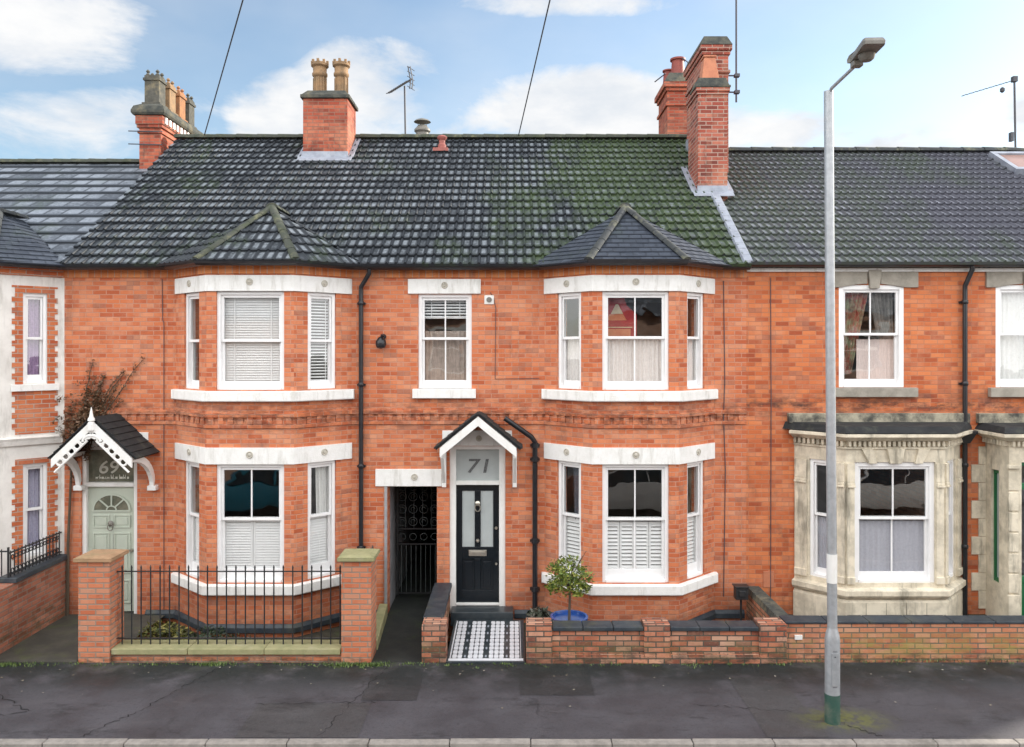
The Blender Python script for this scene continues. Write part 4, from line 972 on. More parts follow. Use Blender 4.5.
for F_, L_ in ((bA.fL, bA.L), (bA.fF, 2*bA.fh), (bA.fR, bA.L)):
    o_ = ((.42*L_, .78*L_) if F_ is bA.fR else (.22*L_, .58*L_)) if L_ < 1.2 else (.25, L_-.25)
    a, c_ = o_[0]-.11, o_[1]+.11
    for (zz0, zz1, side) in ((3.04, 3.733, 0), (3.848, 5.32, -1), (3.848, 5.32, 1), (5.322, 5.44, 0), (.95, 2.55, -1), (.95, 2.55, 1), (2.552, 2.64, 0)):
        q = MB(F_); z = zz0; i = 0
        while z < zz1-.01:
            e = .045 if i % 2 else 0; h_ = min(.088, zz1-z)
            if side == 0: q.box(a-e, c_+e, -.012, .02, z, z+h_)
            elif side < 0: q.box(a-e, o_[0]-.001, -.012, .02, z, z+h_)
            else: q.box(o_[1]+.001, c_+e, -.012, .02, z, z+h_)
            z += h_; i += 1
        q.build('brick_panel', M_brickA, HA)
    MB(F_).box(a-.06, c_+.06, -.05, .05, 3.735, 3.845).build('sill', M_trim, HA, bevel=.005)
    window(HA, F_, *o_, *oU, ub=0, lb=0, mid=.5, fw=.05); window(HA, F_, *o_, *oL, ub=0, lb=0, mid=.5, fw=.05)
pA = [(XST, Y0)]+bA.path+[(XAB, Y0)]
eaves(HA, pA, None, mat=M_brickA)
MB().sweep(pA, [(-.02, 2.86), (.04, 2.86), (.06, 2.94), (.08, 2.98), (-.02, 3.01)]).build('string_course', M_cream, HA, bevel=.005)
M_purple = curtain_mat('purple_cloth', (.40,.26,.44), (.28,.17,.32)); M_lav = curtain_mat('lavender_net', (.50,.48,.60), (.42,.40,.53))
oR = (.42*bA.L, .78*bA.L)
curtain(bA.fR, (oR[0]+.02, oR[1]-.02), (oR[0]+.02, oR[1]-.02), 3.9, 5.28, 'purple curtain in the upstairs window framed by toothed brick at the left edge', M_purple, folds=5, amp=.016, w=.165)
curtain(bA.fR, (oR[0]+.02, oR[1]-.02), (oR[0]+.02, oR[1]-.02), 1.1, 2.5, 'lavender net curtain in the ground floor window above the iron railing at the left edge', M_lav, folds=5, amp=.016, w=.165)
curtain(bA.fF, (.3, 1.1), (.3, 1.1), 3.9, 5.28, 'purple curtain in the front pane of the cream bay at the left edge', M_purple, folds=9, amp=.02, w=.22)
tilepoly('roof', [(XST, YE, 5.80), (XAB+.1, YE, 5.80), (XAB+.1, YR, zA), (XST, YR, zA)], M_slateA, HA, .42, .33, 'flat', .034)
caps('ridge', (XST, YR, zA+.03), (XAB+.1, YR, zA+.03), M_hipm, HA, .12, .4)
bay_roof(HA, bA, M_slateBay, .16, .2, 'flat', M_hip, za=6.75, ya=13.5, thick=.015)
# =================================================================== CHIMNEYS
def stack(h, x0, x1, y0, y1, z0, courses, mat, name='chimney'):
    m = MB()
    for (za, zb, e) in courses: m.box(x0-e, x1+e, y0-e, y1+e, za, zb)
    return m.build(name, mat, h, bevel=.006)
def flash(ch, x0, x1, y0, y1, zf, w=.12):
    f = MB()
    a, b, c_, d_ = x0-w, x1+w, y0-w, y1+.02
    def q(xa, xb, ya, yb, lift=.05): f.hexa([(xa,ya,zf(ya)+.0),(xb,ya,zf(ya)+.0),(xb,yb,zf(yb)),(xa,yb,zf(yb)),(xa,ya,zf(ya)+lift),(xb,ya,zf(ya)+lift),(xb,yb,zf(yb)+lift),(xa,yb,zf(yb)+lift)])
    q(a+.02, b-.02, y0-w-.02, y0-.002, .022); q(a, x0-.002, y0, y1+.1, .022); q(x1+.002, b, y0, y1+.1, .022)
    f.box(x0-.012, x1+.012, y0-.012, y0+.02, zf(y0), zf(y0)+.13)
    f.build('flashing', M_lead, ch, bevel=.005)
def pot(ch, c, mat, r=.13, h=.6, kind='crown'):
    if kind == 'crown':
        pr = [(r*.95, 0), (r*1.0, .02), (r*.82, .05), (r*.80, h*.55), (r*.92, h*.58), (r*1.05, h*.62), (r*1.05, h*.68), (r*.92, h*.72), (r*.95, h*.85), (r*1.2, h*.9), (r*1.2, h*.96), (r*1.0, h), (r*.8, h), (r*.8, h*.8), (r*.01, h*.8)]
        m = MB().lathe(c, pr, 18)
        for i in range(8):
            a = i*math.pi/4; x, y = c[0]+r*1.05*math.cos(a), c[1]+r*1.05*math.sin(a); m.box(x-.025, x+.025, y-.025, y+.025, c[2]+h*.95, c[2]+h*1.06)
        for i in range(8):
            a = i*math.pi/4; x, y = c[0]+r*.86*math.cos(a), c[1]+r*.86*math.sin(a); m.tube([(x, y, c[2]+.05), (x, y, c[2]+h*.55)], .018, 5)
    elif kind == 'square':
        m = MB(); x, y, z = c; m.box(x-r*1.15, x+r*1.15, y-r*1.15, y+r*1.15, z, z+.08); m.box(x-r*.9, x+r*.9, y-r*.9, y+r*.9, z+.08, z+h*.75)
        m.box(x-r*1.05, x+r*1.05, y-r*1.05, y+r*1.05, z+h*.75, z+h*.82); m.box(x-r*.92, x+r*.92, y-r*.92, y+r*.92, z+h*.82, z+h*.9)
        for sx in (-1, 1):
            for sy in (-1, 1): m.lathe((x+sx*r*.6, y+sy*r*.6, z+h*.9), [(.045, 0), (.05, .02), (.02, .06), (.045, .09), (.02, .13)], 8)
    else:
        pr = [(r*1.05, 0), (r, .03), (r*.85, h*.85), (r*1.08, h*.88), (r*1.08, h*.97), (r*.85, h), (r*.7, h), (r*.7, h*.7), (.01, h*.7)]
        m = MB().lathe(c, pr, 18)
    return m.build('chimney_pot', mat, ch, smooth=(kind != 'square'))
def cable(name, pts, r, label, cat='cable'): return tag(MB().tube(pts, r, 6).build(name, M_wire, None, loc=pts[0]), label, cat)
# stack over the A/B party wall
y0_, y1_ = 16.95, 19.1
c1 = stack(HA, -8.09, -7.62, y0_, y1_, 8, [(8.1, 9.10, 0), (9.10, 9.16, .03), (9.16, 9.22, .0), (9.22, 9.29, .04), (9.29, 9.48, .06)], M_stack)
cp = MB()
X0_, X1_ = -8.09, -7.62
lv = [(-.10, 9.483), (-.13, 9.53), (-.13, 9.58), (-.09, 9.68), (.02, 9.75)]
for (e0, za), (e1, zb) in zip(lv[:-1], lv[1:]):
    cp.hexa([(X0_+e0,y0_+e0,za),(X1_-e0,y0_+e0,za),(X1_-e0,y1_-e0,za),(X0_+e0,y1_-e0,za),(X0_+e1,y0_+e1,zb),(X1_-e1,y0_+e1,zb),(X1_-e1,y1_-e1,zb),(X0_+e1,y1_-e1,zb)])
cp.build('chimney_cap', M_capmoss, c1, bevel=.01)
d = MB(); y = y0_+.05
while y < y1_: MB().box(-7.62+.062, -7.62+.09, y, y+.09, 9.32, 9.46).build('corbel', M_trim, c1); y += .19
for i, mt in enumerate((M_sooty, M_buff, M_buff, M_sooty)):
    pot(c1, (-7.865, y0_+.26+i*.53, 9.72), (M_sooty, M_buff, M_brn, M_sooty)[i], .175, .76, 'square')
k = MB()
for z in (8.86, 9.14): k.tube([(-8.30, y0_-.05, z), (-7.58, y0_-.02, z-.01)], .012, 6)
k.build('aerial_bracket', M_wire, c1)
# B/C chimney
zfl = lambda y: zr(y)+.05
c2 = stack(HB, -4.37, -3.44, 16.33, 17.2, 8, [(8.1, 9.66, 0)], M_stack)
cp = MB(); cp.box(-4.37-.05, -3.44+.05, 16.28, 17.25, 9.662, 9.74); cp.hexa([(-4.40,16.30,9.74),(-3.41,16.30,9.74),(-3.41,17.23,9.74),(-4.40,17.23,9.74),(-4.30,16.42,9.86),(-3.51,16.42,9.86),(-3.51,17.1,9.86),(-4.30,17.1,9.86)])
cp.build('chimney_cap', M_capmoss, c2, bevel=.012)
for x in (-4.12, -3.66): pot(c2, (x, 16.75, 9.83), M_buff, .155, .72)
flash(c2, -4.37, -3.44, 16.33, 17.2, zfl)
# right party chimney C/D
zf2 = lambda y: zr(y)+.05
c3 = stack(HC, 3.555, 4.12, 14.93, 15.75, 7, [(7.0, 9.28, 0), (9.28, 9.34, .02), (9.34, 9.41, .04)], M_stackR)
m = MB()
ux0, ux1, uy0, uy1 = 3.77, 4.27, 15.40, 16.85
m.box(ux0, ux1, uy0, uy1, 7.9, 10.22); m.box(ux0-.03, ux1+.03, uy0-.03, uy1+.03, 10.22, 10.30); m.box(ux0-.06, ux1+.06, uy0-.06, uy1+.06, 10.30, 10.40); m.box(ux0-.03, ux1+.03, uy0-.03, uy1+.03, 9.86, 9.92)
m.build('upper_stack', M_stackR, c3, bevel=.006)
cp = MB(); cp.hexa([(ux0-.07,uy0-.07,10.403),(ux1+.07,uy0-.07,10.403),(ux1+.07,uy1+.07,10.403),(ux0-.07,uy1+.07,10.403),(ux0+.02,uy0+.02,10.60),(ux1-.02,uy0+.02,10.60),(ux1-.02,uy1-.02,10.60),(ux0+.02,uy1-.02,10.60)]); cp.build('chimney_cap', M_capmoss, c3, bevel=.012)
cp = MB(); cp.box(3.50, 4.175, 14.88, 15.39, 9.413, 9.46); cp.hexa([(3.52,14.90,9.46),(4.155,14.90,9.46),(4.155,15.39,9.46),(3.52,15.39,9.46),(3.58,14.96,9.62),(4.10,14.96,9.62),(4.10,15.39,9.64),(3.58,15.39,9.64)]); cp.build('mortar_shoulder', M_capmoss, c3, bevel=.012)
t = MB(); t.hexa([(3.66,15.05,9.62),(4.00,15.05,9.62),(4.00,15.36,9.62),(3.66,15.36,9.62),(3.72,15.1,10.06),(3.93,15.1,10.06),(3.93,15.32,10.06),(3.72,15.32,10.06)]); t.box(3.70,3.95,15.08,15.34,10.063,10.10); t.build('chimney_pot', M_clay, c3, bevel=.01)
flash(c3, 3.555, 4.12, 14.93, 15.8, zf2)
lf = MB()
for i in range(9):
    y = 15.4+i*.16; lf.box(3.745, 3.768, y, y+.16, zr(y)+.02, zr(y)+.28)
lf.build('stepped_flashing', M_lead, c3)
# rear stack
rx0, rx1, ry0, ry1 = 3.66, 4.15, 18.4, 19.5
c4 = stack(HC, rx0, rx1, ry0, ry1, 8, [(8.2, 10.15, 0), (10.15, 10.22, .04), (10.22, 10.50, .0), (10.50, 10.58, .04), (10.58, 10.70, .09)], M_stack)
cp = MB(); cp.hexa([(rx0-.09,ry0-.09,10.703),(rx1+.09,ry0-.09,10.703),(rx1+.09,ry1+.09,10.703),(rx0-.09,ry1+.09,10.703),(rx0+.06,ry0+.06,10.96),(rx1-.06,ry0+.06,10.96),(rx1-.06,ry1-.06,10.96),(rx0+.06,ry1-.06,10.96)]); cp.build('chimney_cap', M_capmoss, c4, bevel=.012)
pot(c4, (3.98, 18.75, 10.92), M_dred, .17, .48, 'plain'); pot(c4, (3.84, 19.2, 10.92), M_dred, .13, .36, 'plain')
k = MB(); k.tube([(4.25, 18.4, 10.6), (4.2, 18.35, 10.9), (4.15, 18.45, 11.2), (4.05, 18.6, 11.36)], .014, 6); k.tube([(3.38, 18.5, 10.75), (3.6, 18.3, 10.88)], .014, 6); k.build('chimney_cable', M_wire, c4)
# =================================================================== roof things
a = MB(); a.tube([(4.48, 15.6, 9.35), (4.48, 15.6, 12.6)], .02, 8); ma = a.build('mast', M_wire, None, loc=(4.48, 15.6, 9.35))
tag(ma, 'tall thin mast clamped beside the tall right hand chimney', 'mast')
a = MB()
for z in (9.55, 9.88): a.tube([(4.12, 15.6, z), (4.52, 15.6, z)], .016, 6); a.box(4.44, 4.54, 15.55, 15.65, z-.03, z+.03)
a.build('mast_bracket', M_wire, ma)
def aerial(x, y, z0, z1, name, label, boom, els, flip=1):
    t = thing(name, (x, y, z0), label, 'aerial')
    MB().tube([(x, y, z0), (x, y, z1)], .018, 8).build('mast', M_alu, t)
    b = MB(); p = Vector(boom[0])+Vector((x, y, z1)); q = Vector(boom[1])+Vector((x, y, z1)); b.tube([p, q], .012, 6); d_ = (q-p)
    for i in range(els):
        c_ = p+d_*(i+.5)/els; L_ = .16; b.tube([c_-Vector((.03*flip, L_, .05)), c_+Vector((.03*flip, L_, .05))], .009, 5)
    b.build('boom', M_alu, t)
    r = MB(); e = q-d_.normalized()*.05; r.box(e.x-.02, e.x+.02, e.y-.2, e.y+.2, e.z-.22, e.z+.22) if els > 9 else r.tube([e-Vector((0,0,.05)), e+Vector((0,0,.05))], .01, 5)
    r.build('reflector', M_alu, t)
    return t
t = thing('tv_aerial', (-2.42, 17.6, 9.2), 'television aerial on a pole rising behind the ridge right of the two pot chimney', 'aerial')
MB().tube([(-2.40, 17.6, 9.1), (-2.42, 17.6, 10.35)], .02, 8).build('mast', M_alu, t)
b = MB(); p0 = Vector((-2.80, 17.75, 10.24)); p1 = Vector((-2.24, 17.45, 10.46)); b.tube([p0, p1], .016, 6)
for i in range(12): c_ = p0+(p1-p0)*(i+.3)/13; b.tube([c_+Vector((-.05, -.10, -.05)), c_+Vector((.05, .10, .05))], .012, 5)
b.build('boom', M_alu, t)
b = MB()
for o_ in (-.02, .03): b.tube([(-2.30+o_, 17.4, 10.72-.0), (-2.24+o_, 17.4, 10.40), (-2.26+o_, 17.4, 10.22)], .014, 5)
for i in range(5): z = 10.25+i*.11; b.tube([(-2.32, 17.3, z), (-2.20, 17.6, z)], .008, 5)
b.build('reflector', M_alu, t)
t = thing('tv_aerial', (11.35, 17.6, 8.9), 'long thin television aerial on a pole at the far right above the grey roof', 'aerial')
MB().tube([(11.35, 17.6, 8.7), (11.32, 17.6, 10.52)], .022, 8).build('mast', M_alu, t)
b = MB(); p0 = Vector((10.15, 17.6, 10.13)); p1 = Vector((11.38, 17.6, 10.50)); b.tube([p0, p1], .006, 5)
for i in range(10): c_ = p0+(p1-p0)*(i+.3)/11; b.tube([c_+Vector((-.02, -.12, -.02)), c_+Vector((.02, .12, .02))], .010, 5)
b.lathe((11.05, 17.6, 10.2), [(.02, 0), (.05, .03), (.05, .09), (.02, .12)], 8); b.box(11.27, 11.37, 17.55, 17.65, 10.44, 10.56); b.box(11.22, 11.28, 17.55, 17.65, 9.1, 9.3)
b.build('boom', M_alu, t)
c5 = MB(); c5.lathe((-2.1, 18.3, 9.1), [(.15, 0), (.15, .38), (.19, .42), (.19, .46), (.15, .50), (.1, .56), (.02, .58)], 16)
c5.lathe((-2.1, 18.3, 9.74), [(.20, 0), (.16, .04), (.02, .09)], 16)
for s in (-1, 1): c5.tube([(-2.1+s*.1, 18.3, 9.5), (-2.1+s*.1, 18.3, 9.78)], .008, 5)
tag(c5.build('flue_cowl', M_lamp, None, smooth=True, loc=(-2.1, 18.3, 9.1)), 'grey metal flue cowl with a disc cap just behind the ridge beside the aerial', 'flue')
y = 16.85; c6 = MB(); c6.lathe((-1.50, y-.1, zr(y)-.06), [(.09, 0), (.09, .10), (.065, .13), (.065, .20), (.10, .24), (.11, .27), (.08, .30), (.02, .32)], 14); c6.box(-1.68, -1.36, y-.28, y-.0, zr(y)-.12, zr(y)-.05)
tag(c6.build('roof_vent', simple('pinkish_clay', (.34,.11,.09), (.25,.08,.07), 12, .7), None, smooth=True, loc=(-1.52, y, zr(y))), 'small pinkish clay vent just below the ridge in the middle of the roof', 'roof vent')
def wire(p, q, label):
    p = Vector(p); q = Vector(q); cb_ = cable('overhead_wire', [tuple(p+(q-p)*t) for t in (0, .5, 1, 1.8)], .012, label, 'wire'); cb_['group'] = 'overhead wires above the roofs'
wire((-6.83, 17.3, 9.10), (-4.134, 12, 9.78), 'thin overhead wire climbing from the ridge beside the left chimney')
wire((.133, 17.3, 9.10), (.584, 12, 9.78), 'thin overhead wire climbing from the ridge near the middle of the roof')
# =================================================================== GARDEN WALLS etc.
GY = 11.0
# B piers and railing
def pier(x0, x1, y0, y1, z1, label, capm=M_cap, mat=M_pier):
    m = MB(); m.box(x0, x1, y0, y1, -.1, z1); p_ = m.build('brick_pier', mat, None, loc=((x0+x1)/2, (y0+y1)/2, 0), bevel=.005)
    tag(p_, label, 'pier', 'brick piers at the ends of the railings')
    c_ = MB(); e = .05; c_.box(x0-e, x1+e, y0-e, y1+e, z1+.002, z1+.055); c_.hexa([(x0-e,y0-e,z1+.055),(x1+e,y0-e,z1+.055),(x1+e,y1+e,z1+.055),(x0-e,y1+e,z1+.055),(x0+.03,y0+.03,z1+.08),(x1-.03,y0+.03,z1+.08),(x1-.03,y1-.03,z1+.08),(x0+.03,y1-.03,z1+.08)]); c_.build('cap_stone', capm, p_, bevel=.012)
    return p_
pier(-6.10, -5.66, GY-.02, GY+.40, 1.42, 'red brick gate pier with sandstone cap at the left end of the railings')
pier(-2.40, -1.98, GY-.02, GY+.40, 1.43, 'red brick pier with mossy cap at the right end of the railings beside the passage', M_cope)
W = thing('dwarf_wall', (-4.0, GY, 0), 'low mossy stone topped kerb wall carrying the black railings', 'wall')
MB().box(-5.655, -2.405, GY+.04, GY+.32, -.1, .10).build('brick_base', M_pier, W)
cs = MB(); x = -5.655
while x < -2.42: x2 = min(x+1.08, -2.405); cs.box(x+.003, x2-.003, GY-.0, GY+.36, .103, .19); x = x2
cs.build('coping', M_cope, W, bevel=.012)
RG = thing('iron_railing', (-4.0, GY+.18, .19), 'run of plain black vertical iron railings between the two brick piers', 'railing')
n_ = 24; 
for i in range(n_):
    x = -5.58+i*(3.12/(n_-1)); b = MB(); b.tube([(x, GY+.18, .18), (x, GY+.18, 1.27)], .0105, 6); b.lathe((x, GY+.18, 1.27), [(.0105, 0), (.014, .01), (.011, .03), (.002, .055)], 6); b.build('bar', M_iron, RG)
b = MB(); b.box(-5.655, -2.405, GY+.165, GY+.195, 1.225, 1.237); b.box(-5.655, -2.405, GY+.165, GY+.195, .27, .282); b.build('rail', M_iron, RG)
# path kerb and side railing between B and passage
sw = MB(); sw.hexa([(-2.12,GY+.45,-.1),(-1.97,GY+.45,-.1),(-2.06,Y0-.06,-.1),(-2.20,Y0-.06,-.1),(-2.12,GY+.45,.14),(-1.97,GY+.45,.14),(-2.06,Y0-.06,.20),(-2.20,Y0-.06,.20)])
tag(sw.build('edging_wall', M_cope, None, bevel=.01, loc=(-2.05, 12.2, 0)), 'low mossy edging wall running back to the house between railings and passage', 'edging wall')
sr_ = thing('side_fence', (-2.2, 12.2, 0), 'dark boarded fence panel running from the right brick pier back to the house', 'fence')
f = MB()
for i in range(9):
    y = GY+.5+i*.155; f.box(-2.30, -2.275, y, y+.14, .0, 1.12); f.hexa([(-2.30,y,1.12),(-2.275,y,1.12),(-2.275,y+.14,1.12),(-2.30,y+.14,1.12),(-2.29,y+.06,1.2),(-2.285,y+.06,1.2),(-2.285,y+.08,1.2),(-2.29,y+.08,1.2)])
f.build('board', M_iron, sr_); MB().box(-2.272, -2.24, GY+.5, Y0-.15, .9, .96).build('fence_rail', M_iron, sr_)
# A/B boundary wall with railing
W = thing('boundary_wall', (-7.45, 12, 0), 'sloping old brick side wall between the cream house and the pale green door path', 'wall')
m = MB(); m.hexa([(-7.62,10.6,-.1),(-7.40,10.6,-.1),(-7.40,Y0-.003,-.1),(-7.62,Y0-.003,-.1),(-7.62,10.6,.93),(-7.40,10.6,.93),(-7.40,Y0-.003,.93),(-7.62,Y0-.003,.93)]); m.build('brickwork', M_brickS, W)
m = MB(); m.hexa([(-7.66,11.6,.933),(-7.36,11.6,.933),(-7.36,Y0-.003,.933),(-7.66,Y0-.003,.933),(-7.66,11.6,1.01),(-7.36,11.6,1.01),(-7.36,Y0-.003,1.01),(-7.66,Y0-.003,1.01)]); m.build('coping', M_blue, W, bevel=.01)
rr = thing('iron_railing', (-7.5, 12.5, 1.2), 'short ornate black railing on the sloping side wall at the left edge', 'railing')
y = 11.68
while y < 12.99:
    b = MB(); b.tube([(-7.5, y, 1.0), (-7.5, y, 1.40)], .009, 5)
    if y < 12.9: b.tube([(-7.5, y+.045+.03*math.cos(t), 1.09+.04*math.sin(t)) for t in [q*.6 for q in range(11)]], .008, 5); b.tube([(-7.5, y+.045+.03*math.cos(t), 1.30+.03*math.sin(t)) for t in [q*.6 for q in range(11)]], .008, 5)
    b.build('bar', M_iron, rr); y += .09
b = MB(); b.box(-7.512, -7.488, 11.63, Y0-.01, 1.36, 1.38); b.box(-7.512, -7.488, 11.63, Y0-.01, 1.04, 1.055); b.tube([(-7.5, 11.63, 1.0), (-7.5, 11.63, 1.46)], .018, 6); b.build('rail', M_iron, rr)
rr = thing('iron_railing', (-8.5, 11.9, 1.0), 'front railing bars on the wall of the cream house at the very left edge', 'railing')
x = -8.4
while x < -7.66: MB().tube([(x, 11.75, .95), (x, 11.75, 1.40)], .009, 5).build('bar', M_iron, rr); x += .09
b = MB(); b.box(-8.5, -7.6, 11.74, 11.76, 1.36, 1.38); b.build('rail', M_iron, rr)
m = MB(); m.box(-9.8, -7.63, 11.65, 11.85, -.1, .95); tag(m.build('front_wall', M_brickS, None, loc=(-8.7, 12, 0)), 'old brick front wall of the cream house at the very left edge', 'wall')
# C walls
W = thing('garden_wall', (1.7, GY, 0), 'low weathered brick garden wall with dark coping in front of the bay with louvred shutters', 'wall')
def piersof(W, spots, mat=M_brickW):
    for (a, c_) in spots: MB().box(a, c_, GY-.03, GY+.27, -.1, .545).build('pier', mat, W, bevel=.006)
piersof(W, ((.20, .565), (1.86, 2.22), (3.48, 3.86)))
m = MB(); m.box(.565, 1.86, GY+.01, GY+.23, -.1, .44); m.box(2.22, 3.48, GY+.01, GY+.23, -.1, .44); m.build('brickwork', M_brickW, W)
m = MB(); m.box(.20, 3.86, GY-.055, GY-.032, -.1, .09); m.box(.57, 1.855, GY-.03, GY+.008, -.1, .12); m.box(2.225, 3.475, GY-.03, GY+.008, -.1, .12); m.build('footing', M_brickW, W, bevel=.004)
cs = MB()
for (a, b_) in ((.57, 1.855), (2.225, 3.475)):
    k_ = 3; 
    for i in range(k_): xa = a+(b_-a)*i/k_; cs.box(xa+.003, xa+(b_-a)/k_-.003, GY-.025, GY+.26, .443, .505)
cs.build('coping', M_blue, W, bevel=.012)
W = thing('garden_wall', (-1.08, 12, 0), 'short brick side wall between the passage and the tiled path', 'wall')
MB().box(-1.27, -.93, GY-.02, GY+.3, -.1, .53).build('pier', M_brickW, W, bevel=.006)
MB().box(-1.25, -1.03, GY+.3, Y0-.003, -.1, .45).build('brickwork', M_brickW, W)
m = MB(); m.box(-1.29, -1.0, GY+.32, Y0-.005, .453, .53); m.build('coping', M_blue, W, bevel=.012)
W = thing('garden_wall', (6, 11.1, 0), 'long mossy brick front wall running right past the stone bay', 'wall')
MB().box(3.90, XEND, GY+.12, GY+.34, -.1, .50).build('brickwork', M_brickG, W)
cs = MB(); x = 3.88
while x < XEND: cs.box(x+.003, x+.597, GY+.10, GY+.37, .503, .54); x += .6
cs.build('coping', M_blue, W, bevel=.01)
MB().box(4.02, 4.13, GY+.10, GY+.14, .28, .345).build('white_plate', M_white, W, bevel=.003)
W = thing('boundary_wall', (3.98, 12, 0), 'short dark topped dividing wall between the two front gardens', 'wall')
MB().box(3.90, 4.10, GY+.42, Y0-.003, -.2, .38).build('brickwork', M_brickW, W)
c_ = MB()
for i in range(20): y = GY+.42+i*.078; c_.hexa([(3.88,y,.383),(4.12,y,.383),(4.12,y+.07,.383),(3.88,y+.07,.383),(3.90,y,.48+random.uniform(-.006,.006)),(4.10,y,.48),(4.10,y+.07,.48),(3.90,y+.07,.48)])
c_.build('coping', M_capmoss, W, bevel=.006)
# meter on stand
k = MB(); k.box(3.60, 3.80, 12.55, 12.70, .38, .58); k.tube([(3.70, 12.62, -.2), (3.70, 12.62, .38)], .02, 6)
k.box(3.58, 3.82, 12.53, 12.72, .58, .60); k.box(3.65, 3.75, 12.535, 12.549, .43, .53)
tag(k.build('post_box', M_iron, None, bevel=.008, loc=(3.7, 12.62, 0)), 'small dark box on a thin post in the garden left of the dividing wall', 'garden post')
# step & mosaic path
s = MB(); s.box(-1.00, .02, 12.70, Y0+.02, -.1, .135); tag(s.build('doorstep', M_conc, None, bevel=.012, loc=(-.5, 12.85, 0)), 'glossy black doorstep below the dark navy door', 'doorstep')
PT = thing('tiled_path', (-.4, 11.8, 0), 'short path of black and white geometric mosaic tiles leading to the navy door', 'path')
MB().box(-.93, .19, GY-.03, 12.695, -.1, .015).build('path_bed', M_conc, PT)
w_ = MB(); zt = .022; y0_, y1_ = GY+.10, 12.62; x0_, x1_ = -.86, .11
w_.box(x0_-.04, x1_+.05, GY+.02, GY+.08, .0, .026)
w_.box(x0_-.03, x0_-.012, y0_, y1_, 0, .026); w_.box(x1_+.012, x1_+.03, y0_, y1_, 0, .026)
gw_ = MB(); nx, ny = 13, 10
for i in range(nx):
    for j in range(ny):
        cx_ = x0_+(x1_-x0_)*(i+.5)/nx; cy_ = y0_+(y1_-y0_)*(j+.5)/ny; hx = (x1_-x0_)/nx/2; hy = (y1_-y0_)/ny/2
        if i in (2, 6, 10): 
            if j % 2 == 0: a_, b2 = hx*.35, hy*.5
            else: continue
        else: a_, b2 = hx*.88, hy*.84
        c = .35
        tgt = gw_ if (i in (2, 6, 10)) else w_
        poly = [(cx_-a_*(1-c), cy_-b2), (cx_+a_*(1-c), cy_-b2), (cx_+a_, cy_-b2*(1-c)), (cx_+a_, cy_+b2*(1-c)), (cx_+a_*(1-c), cy_+b2), (cx_-a_*(1-c), cy_+b2), (cx_-a_, cy_+b2*(1-c)), (cx_-a_, cy_-b2*(1-c))]
        n0 = len(tgt.v); tgt.v += [(x, y, .0) for x, y in poly]+[(x, y, zt) for x, y in poly]; tgt.f.append([n0+8+q for q in range(8)])
        for q in range(8): tgt.f.append([n0+q, n0+(q+1) % 8, n0+8+(q+1) % 8, n0+8+q])
o = w_.build('white_tiles', simple('glazed_white_tile', (.74,.76,.80), (.66,.68,.72), 20, .3), PT)
gw_.build('grey_tiles', simple('glazed_grey_tile', (.36,.40,.46), None, 20, .3), PT)
MB().box(.13, .165, GY+.1, 12.62, 0, .03).build('edge_strip', M_blue, PT)
